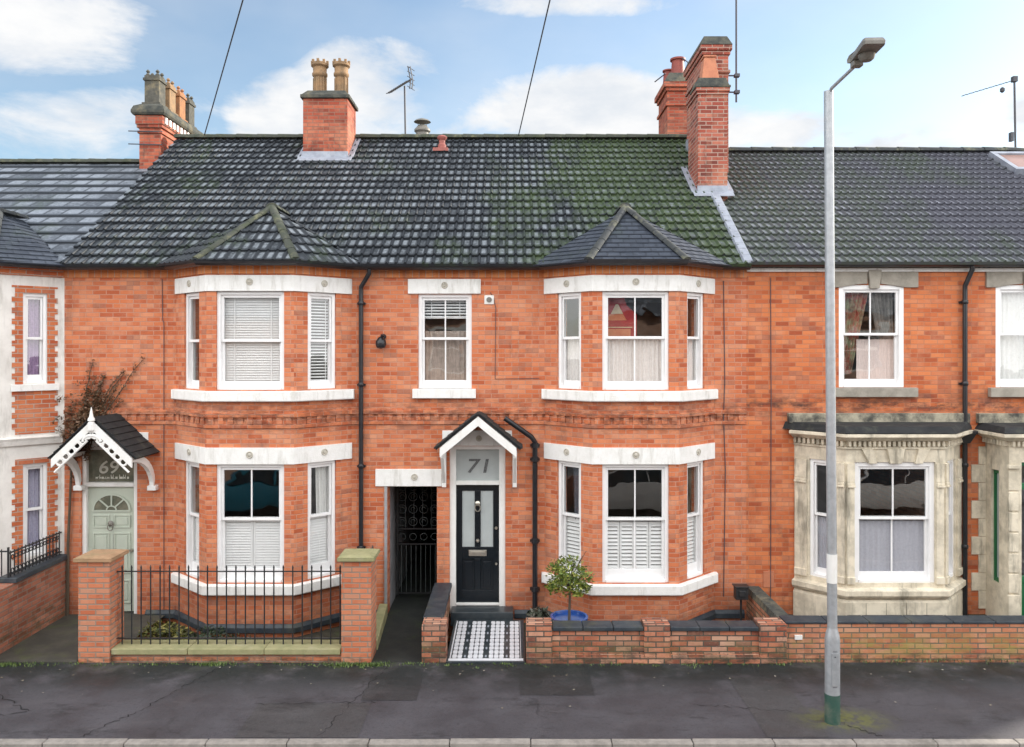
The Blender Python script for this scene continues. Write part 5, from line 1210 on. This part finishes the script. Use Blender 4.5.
# =================================================================== GROUND
def asphalt(name, c1, c2, moss=True, cracks=True):
    m, nt, b = nmat(name); n = N(nt); p = n.pos()
    f = n.noise(p, 1.1, 5, .6); g = n.noise(p, 70, 4, .85); h = n.noise(p, 24, 5, .8)
    col = n.mix(n.sstep(f, .3, .7), c1, c2)
    col = n.mix(n.math('MULTIPLY', n.sstep(g, .56, .70), .5), col, (.22,.21,.20))
    col = n.mix(n.math('MULTIPLY', n.sstep(h, .50, .28), .65), col, (.014,.015,.018))
    col = n.mix(n.math('MULTIPLY', n.sstep(n.noise(n.scalev(p, (.5, 1.4, 1)), 1.3, 6, .75), .52, .68), .45), col, (.10,.092,.098))
    col = n.mix(n.math('MULTIPLY', n.sstep(n.noise(n.scalev(p, (.4, 1.2, 1)), 2.1, 6, .75), .54, .66), .6), col, (.018,.018,.020))
    if cracks:
        v = n.new('ShaderNodeTexVoronoi', feature='DISTANCE_TO_EDGE'); nz = n.new('ShaderNodeTexNoise'); n.lk(p, nz.inputs['Vector']); nz.inputs['Scale'].default_value = 2.5
        mv = n.new('ShaderNodeVectorMath', operation='MULTIPLY_ADD'); n.lk(nz.outputs['Color'], mv.inputs[0]); mv.inputs[1].default_value = (.5, .5, .5); n.lk(p, mv.inputs[2])
        n.lk(mv.outputs[0], v.inputs['Vector']); v.inputs['Scale'].default_value = .55
        cr = n.math('MULTIPLY', n.sstep(v.outputs['Distance'], .012, .003), n.sstep(n.noise(p, .8, 3), .5, .65))
        col = n.mix(n.math('MULTIPLY', cr, .35), col, (.008,.008,.009))
    if moss:
        sp = n.new('ShaderNodeSeparateXYZ'); n.lk(p, sp.inputs[0])
        e = n.math('MULTIPLY', n.sstep(sp.outputs[1], 10.45, 10.98), n.sstep(n.noise(p, 5, 6, .75), .40, .62))
        col = n.mix(n.math('MULTIPLY', e, .85), col, (.03,.045,.018))
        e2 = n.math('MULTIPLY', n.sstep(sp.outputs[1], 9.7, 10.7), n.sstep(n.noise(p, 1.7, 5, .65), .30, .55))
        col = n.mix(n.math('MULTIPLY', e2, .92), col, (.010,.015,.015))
        # algae round the lamp post
        dv = n.new('ShaderNodeVectorMath', operation='DISTANCE'); n.lk(n.scalev(p, (.55, 1, 1)), dv.inputs[0]); dv.inputs[1].default_value = (3.95*.55, 9.30, 0)
        e3 = n.math('MULTIPLY', n.sstep(dv.outputs['Value'], .42, .05), n.sstep(n.noise(p, 7, 5, .7), .36, .58))
        col = n.mix(n.math('MULTIPLY', e3, .8), col, (.15,.16,.035))
    n.lk(col, b.inputs['Base Color']); b.inputs['Roughness'].default_value = .75
    rr_ = n.ramp(f, [(.3, (.42,)*3), (.65, (.8,)*3)]); n.lk(rr_, b.inputs['Roughness'])
    n.bump(n.math('ADD', g, h), .6, .012, b)
    return m
M_asph = asphalt('pavement_asphalt', (.050,.048,.056), (.082,.077,.088)); M_road = asphalt('road_asphalt', (.05,.05,.055), (.06,.06,.065), moss=False)
M_patch = asphalt('patch_asphalt', (.028,.028,.031), (.042,.040,.043), cracks=False); M_patch2 = asphalt('patch_asphalt_light', (.050,.048,.051), (.068,.065,.068), cracks=False)
def sheet(name, x0, x1, y0, y1, z, mat, kind='structure', th=None):
    m = MB()
    if th: m.box(x0, x1, y0, y1, z-th, z)
    else: m.face([(x0, y0, z), (x1, y0, z), (x1, y1, z), (x0, y1, z)])
    o = m.build(name, mat, None, recalc=bool(th)); tag(o, kind=kind); return o
sheet('ground', -300, 300, -300, 300, -.5, M_soil)
sheet('road', -60, 60, 2.2, 8.70, -.11, M_road, th=.3)
sheet('pavement', -60, 60, 8.84, GY+.0, 0, M_asph, th=.4)
sheet('pavement', -60, 60, -1.0, 2.1, .0, M_asph, th=.4)
m = MB(); x = -60.15+.30
while x < 60: m.box(x+.004, x+.906, 8.72, 8.84, -.3, .006+random.uniform(-.004, .004)); x += .91
tag(m.build('kerb', simple('granite_kerb', (.34,.31,.28), (.25,.23,.21), 9, .85, bump=.4, stain=(.13,.12,.10), stainamt=.6), None, bevel=.012), kind='structure')
for (x0, x1, y0, y1, mt) in ((.10, 1.05, 9.95, 10.9, M_patch), (-.2, 0.0, 0, 0, None), (-3.15, -1.75, 8.86, 9.72, M_patch2), (2.9, 3.6, 8.87, 10.5, M_patch2), (-1.9, -1.2, 9.8, 10.5, M_patch)):
    if mt: sheet('pavement_patch', x0, x1, y0, y1, .004, mt)
# cracks as real dark sealed seams
ck = MB()
def seam(pts, w=.012):
    for a, b_ in zip(pts[:-1], pts[1:]):
        a = Vector(a); b_ = Vector(b_); d_ = (b_-a).normalized(); s_ = Vector((-d_.y, d_.x))*w*random.uniform(.1, .8)
        ck.face([(a.x-s_.x, a.y-s_.y, .0065), (b_.x-s_.x, b_.y-s_.y, .0065), (b_.x+s_.x, b_.y+s_.y, .0065), (a.x+s_.x, a.y+s_.y, .0065)])
def jag(p, q, n=14, a=.035):
    n = n*2
    p = Vector(p); q = Vector(q); d_ = q-p; s_ = Vector((-d_.y, d_.x)).normalized(); return [tuple(p+d_*i/n+s_*random.uniform(-a, a)) for i in range(n+1)]
seam(jag((-4.05, 10.8), (-4.6, 9.4), 16), .009); seam(jag((-4.6, 9.4), (-4.9, 8.9), 8), .009); seam(jag((-1.75, 10.8), (-2.2, 8.9), 18), .008); seam(jag((-6.9, 10.2), (-5.9, 9.5), 10), .01); seam(jag((-5.9, 9.5), (-7, 9.1), 10), .008)
seam(jag((3.9, 9.2), (4.2, 8.87), 8), .008); seam(jag((2.2, 9.7), (3.4, 9.5), 10), .006); seam(jag((-3.2, 9.7), (-1.7, 9.75), 12), .006)
tag(ck.build('pavement_crack', simple('crack_dark', (.012,.012,.013), None, 5, .9), None, recalc=False), kind='structure')
sheet('garden_ground', XST, -7.62, GY+.0, Y0+.02, -.04, M_soil)
sheet('entrance_path', -7.40, -6.10, GY+.0, Y0+.30, .0, M_path)
sheet('entrance_path', -6.10, -5.75, GY+.40, Y0+.02, .004, M_path)
sheet('garden_ground', -5.75, -2.28, GY+.32, Y0+.02, -.14, M_soil)
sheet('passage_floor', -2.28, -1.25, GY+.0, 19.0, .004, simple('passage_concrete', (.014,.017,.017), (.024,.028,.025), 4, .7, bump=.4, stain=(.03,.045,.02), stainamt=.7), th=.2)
sheet('garden_ground', .19, 3.90, GY+.2, Y0+.02, -.14, M_soil)
sheet('garden_ground', 3.90, XEND, GY+.3, Y0+.02, .0, M_soil)
th_ = MB(); th_.box(-7.36, -6.12, GY-.02, GY+.12, -.1, .028); tag(th_.build('threshold', M_path, None, bevel=.01), kind='structure')
# =================================================================== LAMP POST
LX, LY = 3.79, 9.24
L = thing('street_lamp', (LX, LY, 0), 'tall grey galvanised street lamp standing on the pavement in front of the stone bay house', 'street lamp')
k = MB(); k.lathe((LX, LY, -.02), [(.088, 0), (.088, .36)], 24); k.build('green_base', M_green, L, smooth=True)
k = MB(); k.lathe((LX, LY, .34), [(.086, 0), (.086, .64), (.078, .70), (.060, .76), (.058, .78)], 24); k.box(LX-.04, LX+.04, LY-.092, LY-.07, .12+.34, .5+.34); k.build('lower_column', M_galv, L, smooth=True)
k = MB(); k.tube([(LX, LY, 1.08), (LX-.045, LY, 7.46)], [.057, .053], 24); k.build('upper_column', M_galv, L, smooth=True)
k = MB(); k.tube([(LX-.043, LY, 7.40), (LX-.035, LY-.06, 7.475), (LX+.045, LY-.50, 7.575)], .02, 10); k.build('arm', M_galv, L, smooth=True)
hd = MB()
def ring(z, pts): return [(x, y, z) for x, y in pts]
o1 = [(3.765, 8.78), (3.79, 8.74), (3.71, 8.26), (3.72, 8.22), (3.925, 8.21), (3.94, 8.26), (3.96, 8.50), (3.93, 8.76), (3.90, 8.80)]
cxh, cyh = 3.84, 8.5
def sc(p, k): return [(cxh+(x-cxh)*k, cyh+(y-cyh)*k) for x, y in p]
rings = [ring(7.62, o1), ring(7.66, sc(o1, 1.02)), ring(7.70, sc(o1, .9)), ring(7.72, sc(o1, .55))]
for q in rings: hd.v += q
nq = len(o1)
for k_ in range(3):
    for q in range(nq): hd.f.append([k_*nq+q, k_*nq+(q+1) % nq, (k_+1)*nq+(q+1) % nq, (k_+1)*nq+q])
hd.f.append(list(range(nq))); hd.f.append([3*nq+q for q in range(nq)])
hd.build('lamp_head', M_lamp, L, bevel=.006)
lens = MB(); lens.lathe((3.86, 8.50, 7.545), [(.05, 0), (.075, .02), (.09, .072)], 16); lens.build('lens', M_lamp, L, smooth=True)
k = MB(); k.box(3.79, 3.90, 8.66, 8.76, 7.555, 7.618); k.build('spigot', M_lamp, L, bevel=.01)
# sticker
k = MB(); k.box(LX-.030, LX+.022, LY-.089, LY-.0865, .86, .865); k.box(LX-.030, LX+.022, LY-.089, LY-.0865, .44, .445); k.lathe((LX-.004, LY-.084, .80), [(.009, 0), (.009, .008)], 8, 'y'); k.build('door_seam', M_wire, L)
k = MB(); k.lathe((LX-.005, LY, 1.65), [(.0600, 0), (.0600, .34)], 24); k.build('label_band', M_white, L, smooth=True)
# =================================================================== PLANTS
def leafmat(name, c1, c2, c3):
    m, nt, b = nmat(name); n = N(nt); g = n.new('ShaderNodeNewGeometry'); p = n.pos()
    col = n.ramp(g.outputs['Random Per Island'], [(0, c1), (.5, c2), (1, c3)])
    n.lk(col, b.inputs['Base Color']); b.inputs['Roughness'].default_value = .5
    b.inputs['Transmission Weight'].default_value = 0
    return m
def leaves(mb, c, rad, n, size, sq=(1, 1, 1), shell=.45):
    for _ in range(n):
        d = Vector((random.gauss(0, 1), random.gauss(0, 1), random.gauss(0, 1))).normalized(); r = (shell+(1-shell)*random.random()**.6)*random.uniform(.85, 1.06)
        p = Vector(c)+Vector((d.x*rad*sq[0]*r, d.y*rad*sq[1]*r, d.z*rad*sq[2]*r))
        a = Vector((random.gauss(0, 1), random.gauss(0, 1), random.gauss(0, .7))).normalized(); b = a.cross(d+Vector((.01, .2, .1))).normalized(); s = size*random.uniform(.6, 1.3)
        mb.face([p-a*s, p+b*s*.35-a*s*.1, p+a*s, p-b*s*.35-a*s*.1])
M_leaf = leafmat('topiary_leaf', (.04,.08,.012), (.13,.19,.025), (.32,.33,.06)); M_leafd = leafmat('shrub_leaf', (.03,.045,.012), (.10,.11,.02), (.24,.21,.05)); M_dead = leafmat('dry_leaf', (.10,.05,.025), (.20,.11,.06), (.07,.05,.025)); M_grassm = leafmat('weed_leaf', (.04,.08,.02), (.09,.15,.03), (.16,.22,.05))
TX, TY = .86, 11.75
T = thing('topiary_tree', (TX, TY, .0), 'small round headed bay tree with yellow green leaves growing behind the garden wall', 'tree')
k = MB(); k.tube([(TX, TY, .3), (TX+.01, TY, .7), (TX-.01, TY, .95)], [.022, .018, .014], 8)
for i in range(12):
    a = i*.55; k.tube([(TX, TY, .72+i*.02), (TX+.14*math.cos(a), TY+.14*math.sin(a), .85+i*.03), (TX+.26*math.cos(a), TY+.26*math.sin(a), .9+i*.045)], [.008, .006, .003], 5)
k.build('trunk', M_wood, T)
lf = MB(); leaves(lf, (TX, TY, .98), .36, 900, .036, (1.04, 1, .92), .2)
for i in range(16):
    a = random.uniform(0, 6.28); e = random.uniform(-.8, 1.2); leaves(lf, (TX+.28*math.cos(a)*math.cos(e), TY+.28*math.sin(a)*math.cos(e), 0.97+.30*math.sin(e)), random.uniform(.07,.15), 40, .036, shell=.1)
leaves(lf, (TX-.24, TY-.05, .86), .13, 130, .04, shell=.1); leaves(lf, (TX+.2, TY, .84), .12, 90, .04, shell=.1)
lf.build('crown', M_leaf, T, recalc=False)
k = MB(); k.lathe((TX, TY, -.1), [(.16, 0), (.20, .1), (.26, .42), (.285, .47), (.285, .50), (.25, .50), (.24, .46), (.01, .44)], 28); PTT = k.build('plant_pot', M_pot, None, smooth=True, loc=(TX, TY, -.1)); tag(PTT, 'wide cobalt blue glazed pot holding the round topiary tree', 'plant pot')
S = thing('garden_shrub', (-5.15, 11.8, 0), 'low yellow green shrub behind the left end of the railings', 'shrub')
lf = MB()
for (x, y, z, r, c) in ((-5.35, 11.75, .12, .26, 420), (-5.05, 11.8, .08, .24, 380), (-5.2, 11.65, .22, .2, 260)): leaves(lf, (x, y, z), r, c, .04, (1, 1, .85), .2)
lf.build('foliage', M_leafd, S, recalc=False)
k = MB()
for i in range(9): a = random.uniform(0, 6.28); k.tube([(-5.2, 11.75, -.12), (-5.2+.2*math.cos(a), 11.75+.2*math.sin(a), .2)], [.012, .005], 5)
k.build('stem', M_wood, S)
S = thing('garden_shrub', (-4.6, 11.9, 0), 'dark low bush beside the yellow green shrub behind the railings', 'shrub')
lf = MB(); leaves(lf, (-4.65, 11.95, .02), .28, 420, .035, (1.3, 1, .55), .2); leaves(lf, (-4.2, 12.0, -.05), .18, 160, .03, (1.3, 1, .5), .2); lf.build('foliage', leafmat('dark_leaf', (.012,.022,.012), (.025,.05,.02), (.05,.08,.04)), S, recalc=False)
S = thing('garden_plant', (.34, 11.5, 0), 'dark spiky plant in the corner between tiled path and garden wall', 'plant')
lf = MB(); leaves(lf, (.38, 11.5, .50), .15, 240, .05, (1.2, 1, .8), .2); lf.build('foliage', leafmat('dark_leaf_two', (.02,.03,.015), (.05,.06,.04), (.12,.11,.09)), S, recalc=False)
k = MB(); k.tube([(.38, 11.5, -.14), (.38, 11.5, .45)], .02, 6); k.build('stem', M_wood, S)
# creeper over the left porch
C_ = thing('wall_creeper', (-7.35, Y0, 2.6), 'bare brown climbing plant clinging to the brick above the left porch', 'creeper')
st = MB(); lf = MB()
for i in range(13):
    x0 = -7.40+random.uniform(0, .35); z0 = 2.5+random.uniform(0, .5); pts = [(x0, Y0-.03, z0)]; ex = random.uniform(.35, 1.0) if i % 3 else random.uniform(.1, .3); ez = random.uniform(.7, 1.35)
    if i < 4: ex = .95-.13*i; ez = 1.45-.15*i
    for k_ in range(1, 10): t_ = k_/9; pts.append((x0+ex*t_+random.uniform(-.02, .02), Y0-.02-random.uniform(0, .03), z0+ez*t_**.9+random.uniform(-.02, .02)))
    st.tube(pts, [.014-.001*q for q in range(10)], 5)
    for (px_, py_, pz_) in pts:
        t_ = (pz_-z0)/ez
        for _ in range(int(16*(1-t_*.45))):
            leaves(lf, (px_+random.gauss(0, .03), py_-.01, pz_+random.gauss(0, .04)), .03, 2, .026, shell=.1)
st.tube([(-7.38, Y0-.04, 0), (-7.36, Y0-.05, 1.2), (-7.3, Y0-.05, 2.6)], [.03, .025, .02], 6)
for _ in range(110): leaves(lf, (-7.22+random.gauss(0, .14), Y0-.07, 3.1+random.gauss(0, .28)), .09, 10, .035, shell=.1)
for _ in range(50): leaves(lf, (-6.98+random.gauss(0, .12), Y0-.06, 3.45+random.gauss(0, .16)), .08, 8, .03, shell=.1)
st.build('stem', M_wood, C_); lf.build('foliage', M_dead, C_, recalc=False)
# weeds along the foot of the walls
wd = MB()
def tuft(x, y, z, n, h):
    for _ in range(n):
        a = random.uniform(0, 6.28); d_ = Vector((math.cos(a), math.sin(a), 0)); p = Vector((x+random.gauss(0, .03), y+random.gauss(0, .02), z)); t_ = p+d_*h*random.uniform(.2, .7)+Vector((0, 0, h*random.uniform(.4, 1))); s_ = Vector((-d_.y, d_.x, 0))*.006
        wd.face([p-s_, p+s_, t_])
for i in range(260):
    x = random.uniform(-7.3, 8.5); y = GY-.03-abs(random.gauss(0, .05))
    if -.95 < x < .2 : y -= .02
    if x > 3.9: y += .10
    tuft(x, y, 0, random.randint(3, 9), random.uniform(.02, .05))
for _ in range(60): tuft(random.gauss(-2.15, .22), GY-.07-abs(random.gauss(0, .05)), 0, 10, .05)
for _ in range(25): tuft(random.gauss(-4.2, .1), GY-.06-abs(random.gauss(0, .04)), 0, 9, .05)
for _ in range(25): tuft(random.gauss(-7.1, .2), GY-.06-abs(random.gauss(0, .04)), 0, 9, .04)
for _ in range(40): tuft(8.35+random.gauss(0, .1), 12.2, .0, 14, .3)
tag(wd.build('weeds', M_grassm, None, recalc=False), 'fringe of weeds and grass growing along the foot of the walls', 'weeds', kind='stuff')
# scattered pale litter / leaves on pavement
lt = MB()
for _ in range(90):
    x = random.uniform(-7.3, 8); y = 10.9-abs(random.gauss(0, .35)) if random.random() < .7 else random.uniform(9, 10.9); s_ = random.uniform(.006, .018); a = random.uniform(0, 3)
    lt.face([(x+s_*math.cos(a+q*1.57), y+s_*math.sin(a+q*1.57), .009+random.uniform(0, .006)) for q in range(4)])
tag(lt.build('leaf_litter', simple('litter_pale', (.35,.33,.28), (.16,.12,.07), 3, .8), None, recalc=False), 'scattered pale leaf litter along the pavement', 'litter', kind='stuff')
# =================================================================== OPPOSITE SIDE (only seen mirrored in the glass)
OH = thing('terraced_house', (0, -3.2, 0), 'pale brick houses across the road, mirrored in the window panes', 'house')
FO = Fr(16, -3.2, -1, 0)
ops = []
for i in range(6):
    u = 2.2+i*5.2; ops += [(u, u+1.3, .9, 2.5), (u, u+1.3, 3.6, 5.1), (u+2.6, u+3.5, .05, 2.2)]
m = MB(FO); m.wall(0, 32, -.4, 5.7, ops); m.build('wall', M_far, OH)
f = MB(FO); gl = MB(FO)
for (a, b_, z0, z1) in ops:
    for q in ((a, a+.09, z0, z1), (b_-.09, b_, z0, z1), (a+.09, b_-.09, z0, z0+.09), (a+.09, b_-.09, z1-.09, z1), (a+.09, b_-.09, (z0+z1)/2-.04, (z0+z1)/2+.04)): f.box(q[0], q[1], .05, .12, q[2], q[3])
    gl.box(a+.09, b_-.09, .09, .10, z0+.09, z1-.09); f.box(a-.15, b_+.15, -.04, .02, z1+.02, z1+.22)
f.build('window_frames', M_white, OH); gl.build('window_glass', simple('dark_window', (.05,.06,.075), None, 3, .15), OH)
m = MB(); m.hexa([(-16,-2.9,5.7),(16,-2.9,5.7),(16,-9,5.7),(-16,-9,5.7),(-16,-6,8.4),(16,-6,8.4),(16,-6.05,8.4),(-16,-6.05,8.4)]); m.build('roof', M_slateA, OH)
# parked cars on the far side of the road, mirrored in the ground floor panes
def make_car(x, y, paint, label):
    t = thing('parked_car', (x, y, -.11), label, 'car', 'cars parked across the road')
    Z0 = -.11
    st = [(-2.1, .35, .62, .70), (-2.0, .28, .78, .80), (-1.2, .25, .92, .86), (-.75, .25, .97, .87), (.9, .25, .98, .87), (1.7, .27, .96, .84), (2.02, .35, .85, .78), (2.08, .42, .70, .70)]
    b = MB(); n_ = 10
    for (xx, z0, z1, hw) in st:
        for (fy, fz) in ((-.92, 0), (-1, .25), (-1, .6), (-.95, .9), (-.8, 1), (.8, 1), (.95, .9), (1, .6), (1, .25), (.92, 0)): b.v.append((x+xx, y+fy*hw, Z0+z0+(z1-z0)*fz))
    for k in range(len(st)-1):
        for q in range(n_): a = k*n_+q; c = k*n_+(q+1) % n_; b.f.append([a, c, c+n_, a+n_])
    b.f.append(list(range(n_))); e = (len(st)-1)*n_; b.f.append([e+q for q in reversed(range(n_))])
    b.build('body', paint, t, smooth=True)
    g = MB(); sec = [(-1.0, .955, .78, .02), (-.35, 1.40, .62, 0), (.3, 1.47, .62, 0), (1.1, 1.42, .60, 0), (1.75, .97, .72, .02)]
    for (xx, z, hw, o) in sec: g.v += [(x+xx, y-.80, Z0+.95), (x+xx, y-hw, Z0+z), (x+xx, y+hw, Z0+z), (x+xx, y+.80, Z0+.95)]
    for k in range(4):
        for q in range(3): a = k*4+q; g.f.append([a, a+1, a+5, a+4])
    gl_ = g.build('cabin_glass', M_carglass, t)
    rf = MB(); rf.hexa([(x-.33,y-.60,Z0+1.405),(x+1.08,y-.58,Z0+1.425),(x+1.08,y+.58,Z0+1.425),(x-.33,y+.60,Z0+1.405),(x-.28,y-.55,Z0+1.46),(x+1.0,y-.55,Z0+1.48),(x+1.0,y+.55,Z0+1.48),(x-.28,y+.55,Z0+1.46)]); rf.build('roof', paint, t, bevel=.02)
    for sy in (-1, 1):
        for (xa, za, xb, zb) in ((-1.0,.96,-.35,1.41), (.35,.96,.35,1.46), (1.75,.96,1.1,1.43)):
            MB().tube([(x+xa, y+sy*.80, Z0+za), (x+xb, y+sy*.625, Z0+zb)], .028, 6).build('pillar', paint, t)
    for xx in (-1.3, 1.3):
        for sy in (-1, 1):
            w1 = MB().lathe((x+xx, y+sy*.86+.09, Z0+.31), [(.30, 0), (.31, .03), (.31, .16), (.30, .19)], 20, 'y').build('wheel', M_wire, t, smooth=True)
            MB().lathe((x+xx, y+sy*.86+.10, Z0+.31), [(.19, 0), (.19, .21)], 14, 'y').build('rim', M_alu, w1)
    for sy in (-1, 1): MB().box(x-2.09, x-1.98, y+sy*.52-.14, y+sy*.52+.14, Z0+.60, Z0+.74).build('headlight', M_frost, t, bevel=.02)
    return t
M_carglass = simple('car_window', (.02,.03,.035), None, 3, .08)
make_car(-6.6, 3.2, simple('teal_car_paint', (.02,.16,.24), (.022,.17,.25), 2, .2), 'teal car parked across the road, mirrored in the pane behind the railings')
make_car(3.3, 3.2, simple('silver_car_paint', (.42,.43,.44), (.40,.41,.42), 2, .25), 'silver car parked across the road, mirrored in the ground floor bay above the shutters')
make_car(10.2, 3.2, simple('white_car_paint', (.75,.75,.75), (.7,.7,.7), 2, .25), 'white car parked across the road, mirrored in the stone bay window')
# =================================================================== WORLD + LIGHT + CAMERA
EL, AZ = 24, 62
w = bpy.data.worlds.new('World'); scene.world = w; w.use_nodes = True; nt = w.node_tree; nt.nodes.clear(); n = N(nt)
out = n.new('ShaderNodeOutputWorld'); bg = n.new('ShaderNodeBackground'); n.lk(bg.outputs[0], out.inputs[0]); bg.inputs[1].default_value = .12
sky = n.new('ShaderNodeTexSky'); sky.sky_type = 'NISHITA'; sky.sun_disc = False; sky.sun_elevation = R(EL); sky.sun_rotation = R(AZ); sky.altitude = 50; sky.air_density = 1.0; sky.dust_density = .6; sky.ozone_density = 1.4
tc = n.new('ShaderNodeTexCoord'); sp = n.new('ShaderNodeSeparateXYZ'); n.lk(tc.outputs['Generated'], sp.inputs[0])
ya = n.math('MAXIMUM', n.math('ABSOLUTE', sp.outputs[1]), .05)
az = n.math('DIVIDE', sp.outputs[0], ya); el = n.math('DIVIDE', sp.outputs[2], ya)
nv = n.scalev(tc.outputs['Generated'], (1, 1, 2.2)); n1 = n.noise(nv, 5.5, 8, .62, .3); n2 = n.noise(nv, 1.9, 6, .6, .2)
tot = None
for (px, py, rx, ry, amp) in ((45, 35, 140, 55, 1.1), (70, 125, 190, 60, .8), (590, 112, 140, 55, 1.35), (365, 95, 95, 65, 1.0), (285, 110, 75, 50, 1.0), (470, 125, 100, 50, .7), (770, 135, 90, 36, 1.0), (90, 200, 300, 70, .6), (1022, 115, 26, 36, .9), (560, 2, 140, 18, .8), (880, 150, 220, 34, .8)):
    a0 = (px-512)/FPX; e0 = (350-py)/FPX; dx = n.math('DIVIDE', n.math('SUBTRACT', az, a0), rx/FPX); dy = n.math('DIVIDE', n.math('SUBTRACT', el, e0), ry/FPX)
    q = n.math('SUBTRACT', 1.0, n.math('ADD', n.math('MULTIPLY', dx, dx), n.math('MULTIPLY', dy, dy)), clamp=True); q = n.math('MULTIPLY', n.math('POWER', q, .6), amp)
    tot = q if tot is None else n.math('MAXIMUM', tot, q)
cl = n.sstep(n.math('ADD', n.math('MULTIPLY', tot, .62), n.math('MULTIPLY', n.math('SUBTRACT', n1, .5), 1.5)), .18, .62)
cl = n.math('MULTIPLY', cl, n.sstep(sp.outputs[1], .0, .2))
behind = n.math('MULTIPLY', n.sstep(sp.outputs[1], .25, -.25), n.sstep(n2, .32, .5))  # unseen white cloud bank added behind the camera to light the house fronts
over = n.math('MULTIPLY', n.sstep(sp.outputs[2], .45, .7), n.sstep(n2, .40, .6))
haze = n.math('MULTIPLY', n.sstep(n.noise(nv, 2.6, 4, .5), .30, .75), .30)
allc = n.math('MAXIMUM', n.math('MAXIMUM', cl, behind), n.math('MAXIMUM', over, haze))
shade = n.noise(nv, 9, 5, .6)
cc_ = n.mix(n.sstep(shade, .3, .7), (2.6, 2.75, 2.95), (3.3, 3.3, 3.3))
cc_ = n.mix(n.sstep(sp.outputs[1], .25, -.25), cc_, (10.2, 10.2, 10.2))  # the added bank is far brighter than the visible clouds
skyc = n.mix(1.0, sky.outputs[0], (.72, .72, .68), 'MULTIPLY')
n.lk(n.mix(allc, skyc, cc_), bg.inputs[0])
sd = bpy.data.lights.new('Sun', 'SUN'); sd.energy = 2.6; sd.angle = R(2); sd.color = (1, .93, .82)
so = bpy.data.objects.new('Sun', sd); COL.objects.link(so)
Sdir = Vector((math.sin(R(AZ))*math.cos(R(EL)), math.cos(R(AZ))*math.cos(R(EL)), math.sin(R(EL)))); so.rotation_euler = Sdir.to_track_quat('Z', 'Y').to_euler(); so.location = (10, 10, 20)
cd = bpy.data.cameras.new('Camera'); co = bpy.data.objects.new('Camera', cd); COL.objects.link(co); scene.camera = co
co.location = (0, 0, CAMZ); co.rotation_euler = (R(90), 0, 0); cd.sensor_width = 36; cd.lens = FPX/1024*36; cd.shift_y = -23.5/1024; cd.clip_end = 1000; cd.clip_start = .1
scene.view_settings.view_transform = 'Standard'; scene.view_settings.look = 'None'; scene.view_settings.gamma = 1; scene.view_settings.exposure = 1.34
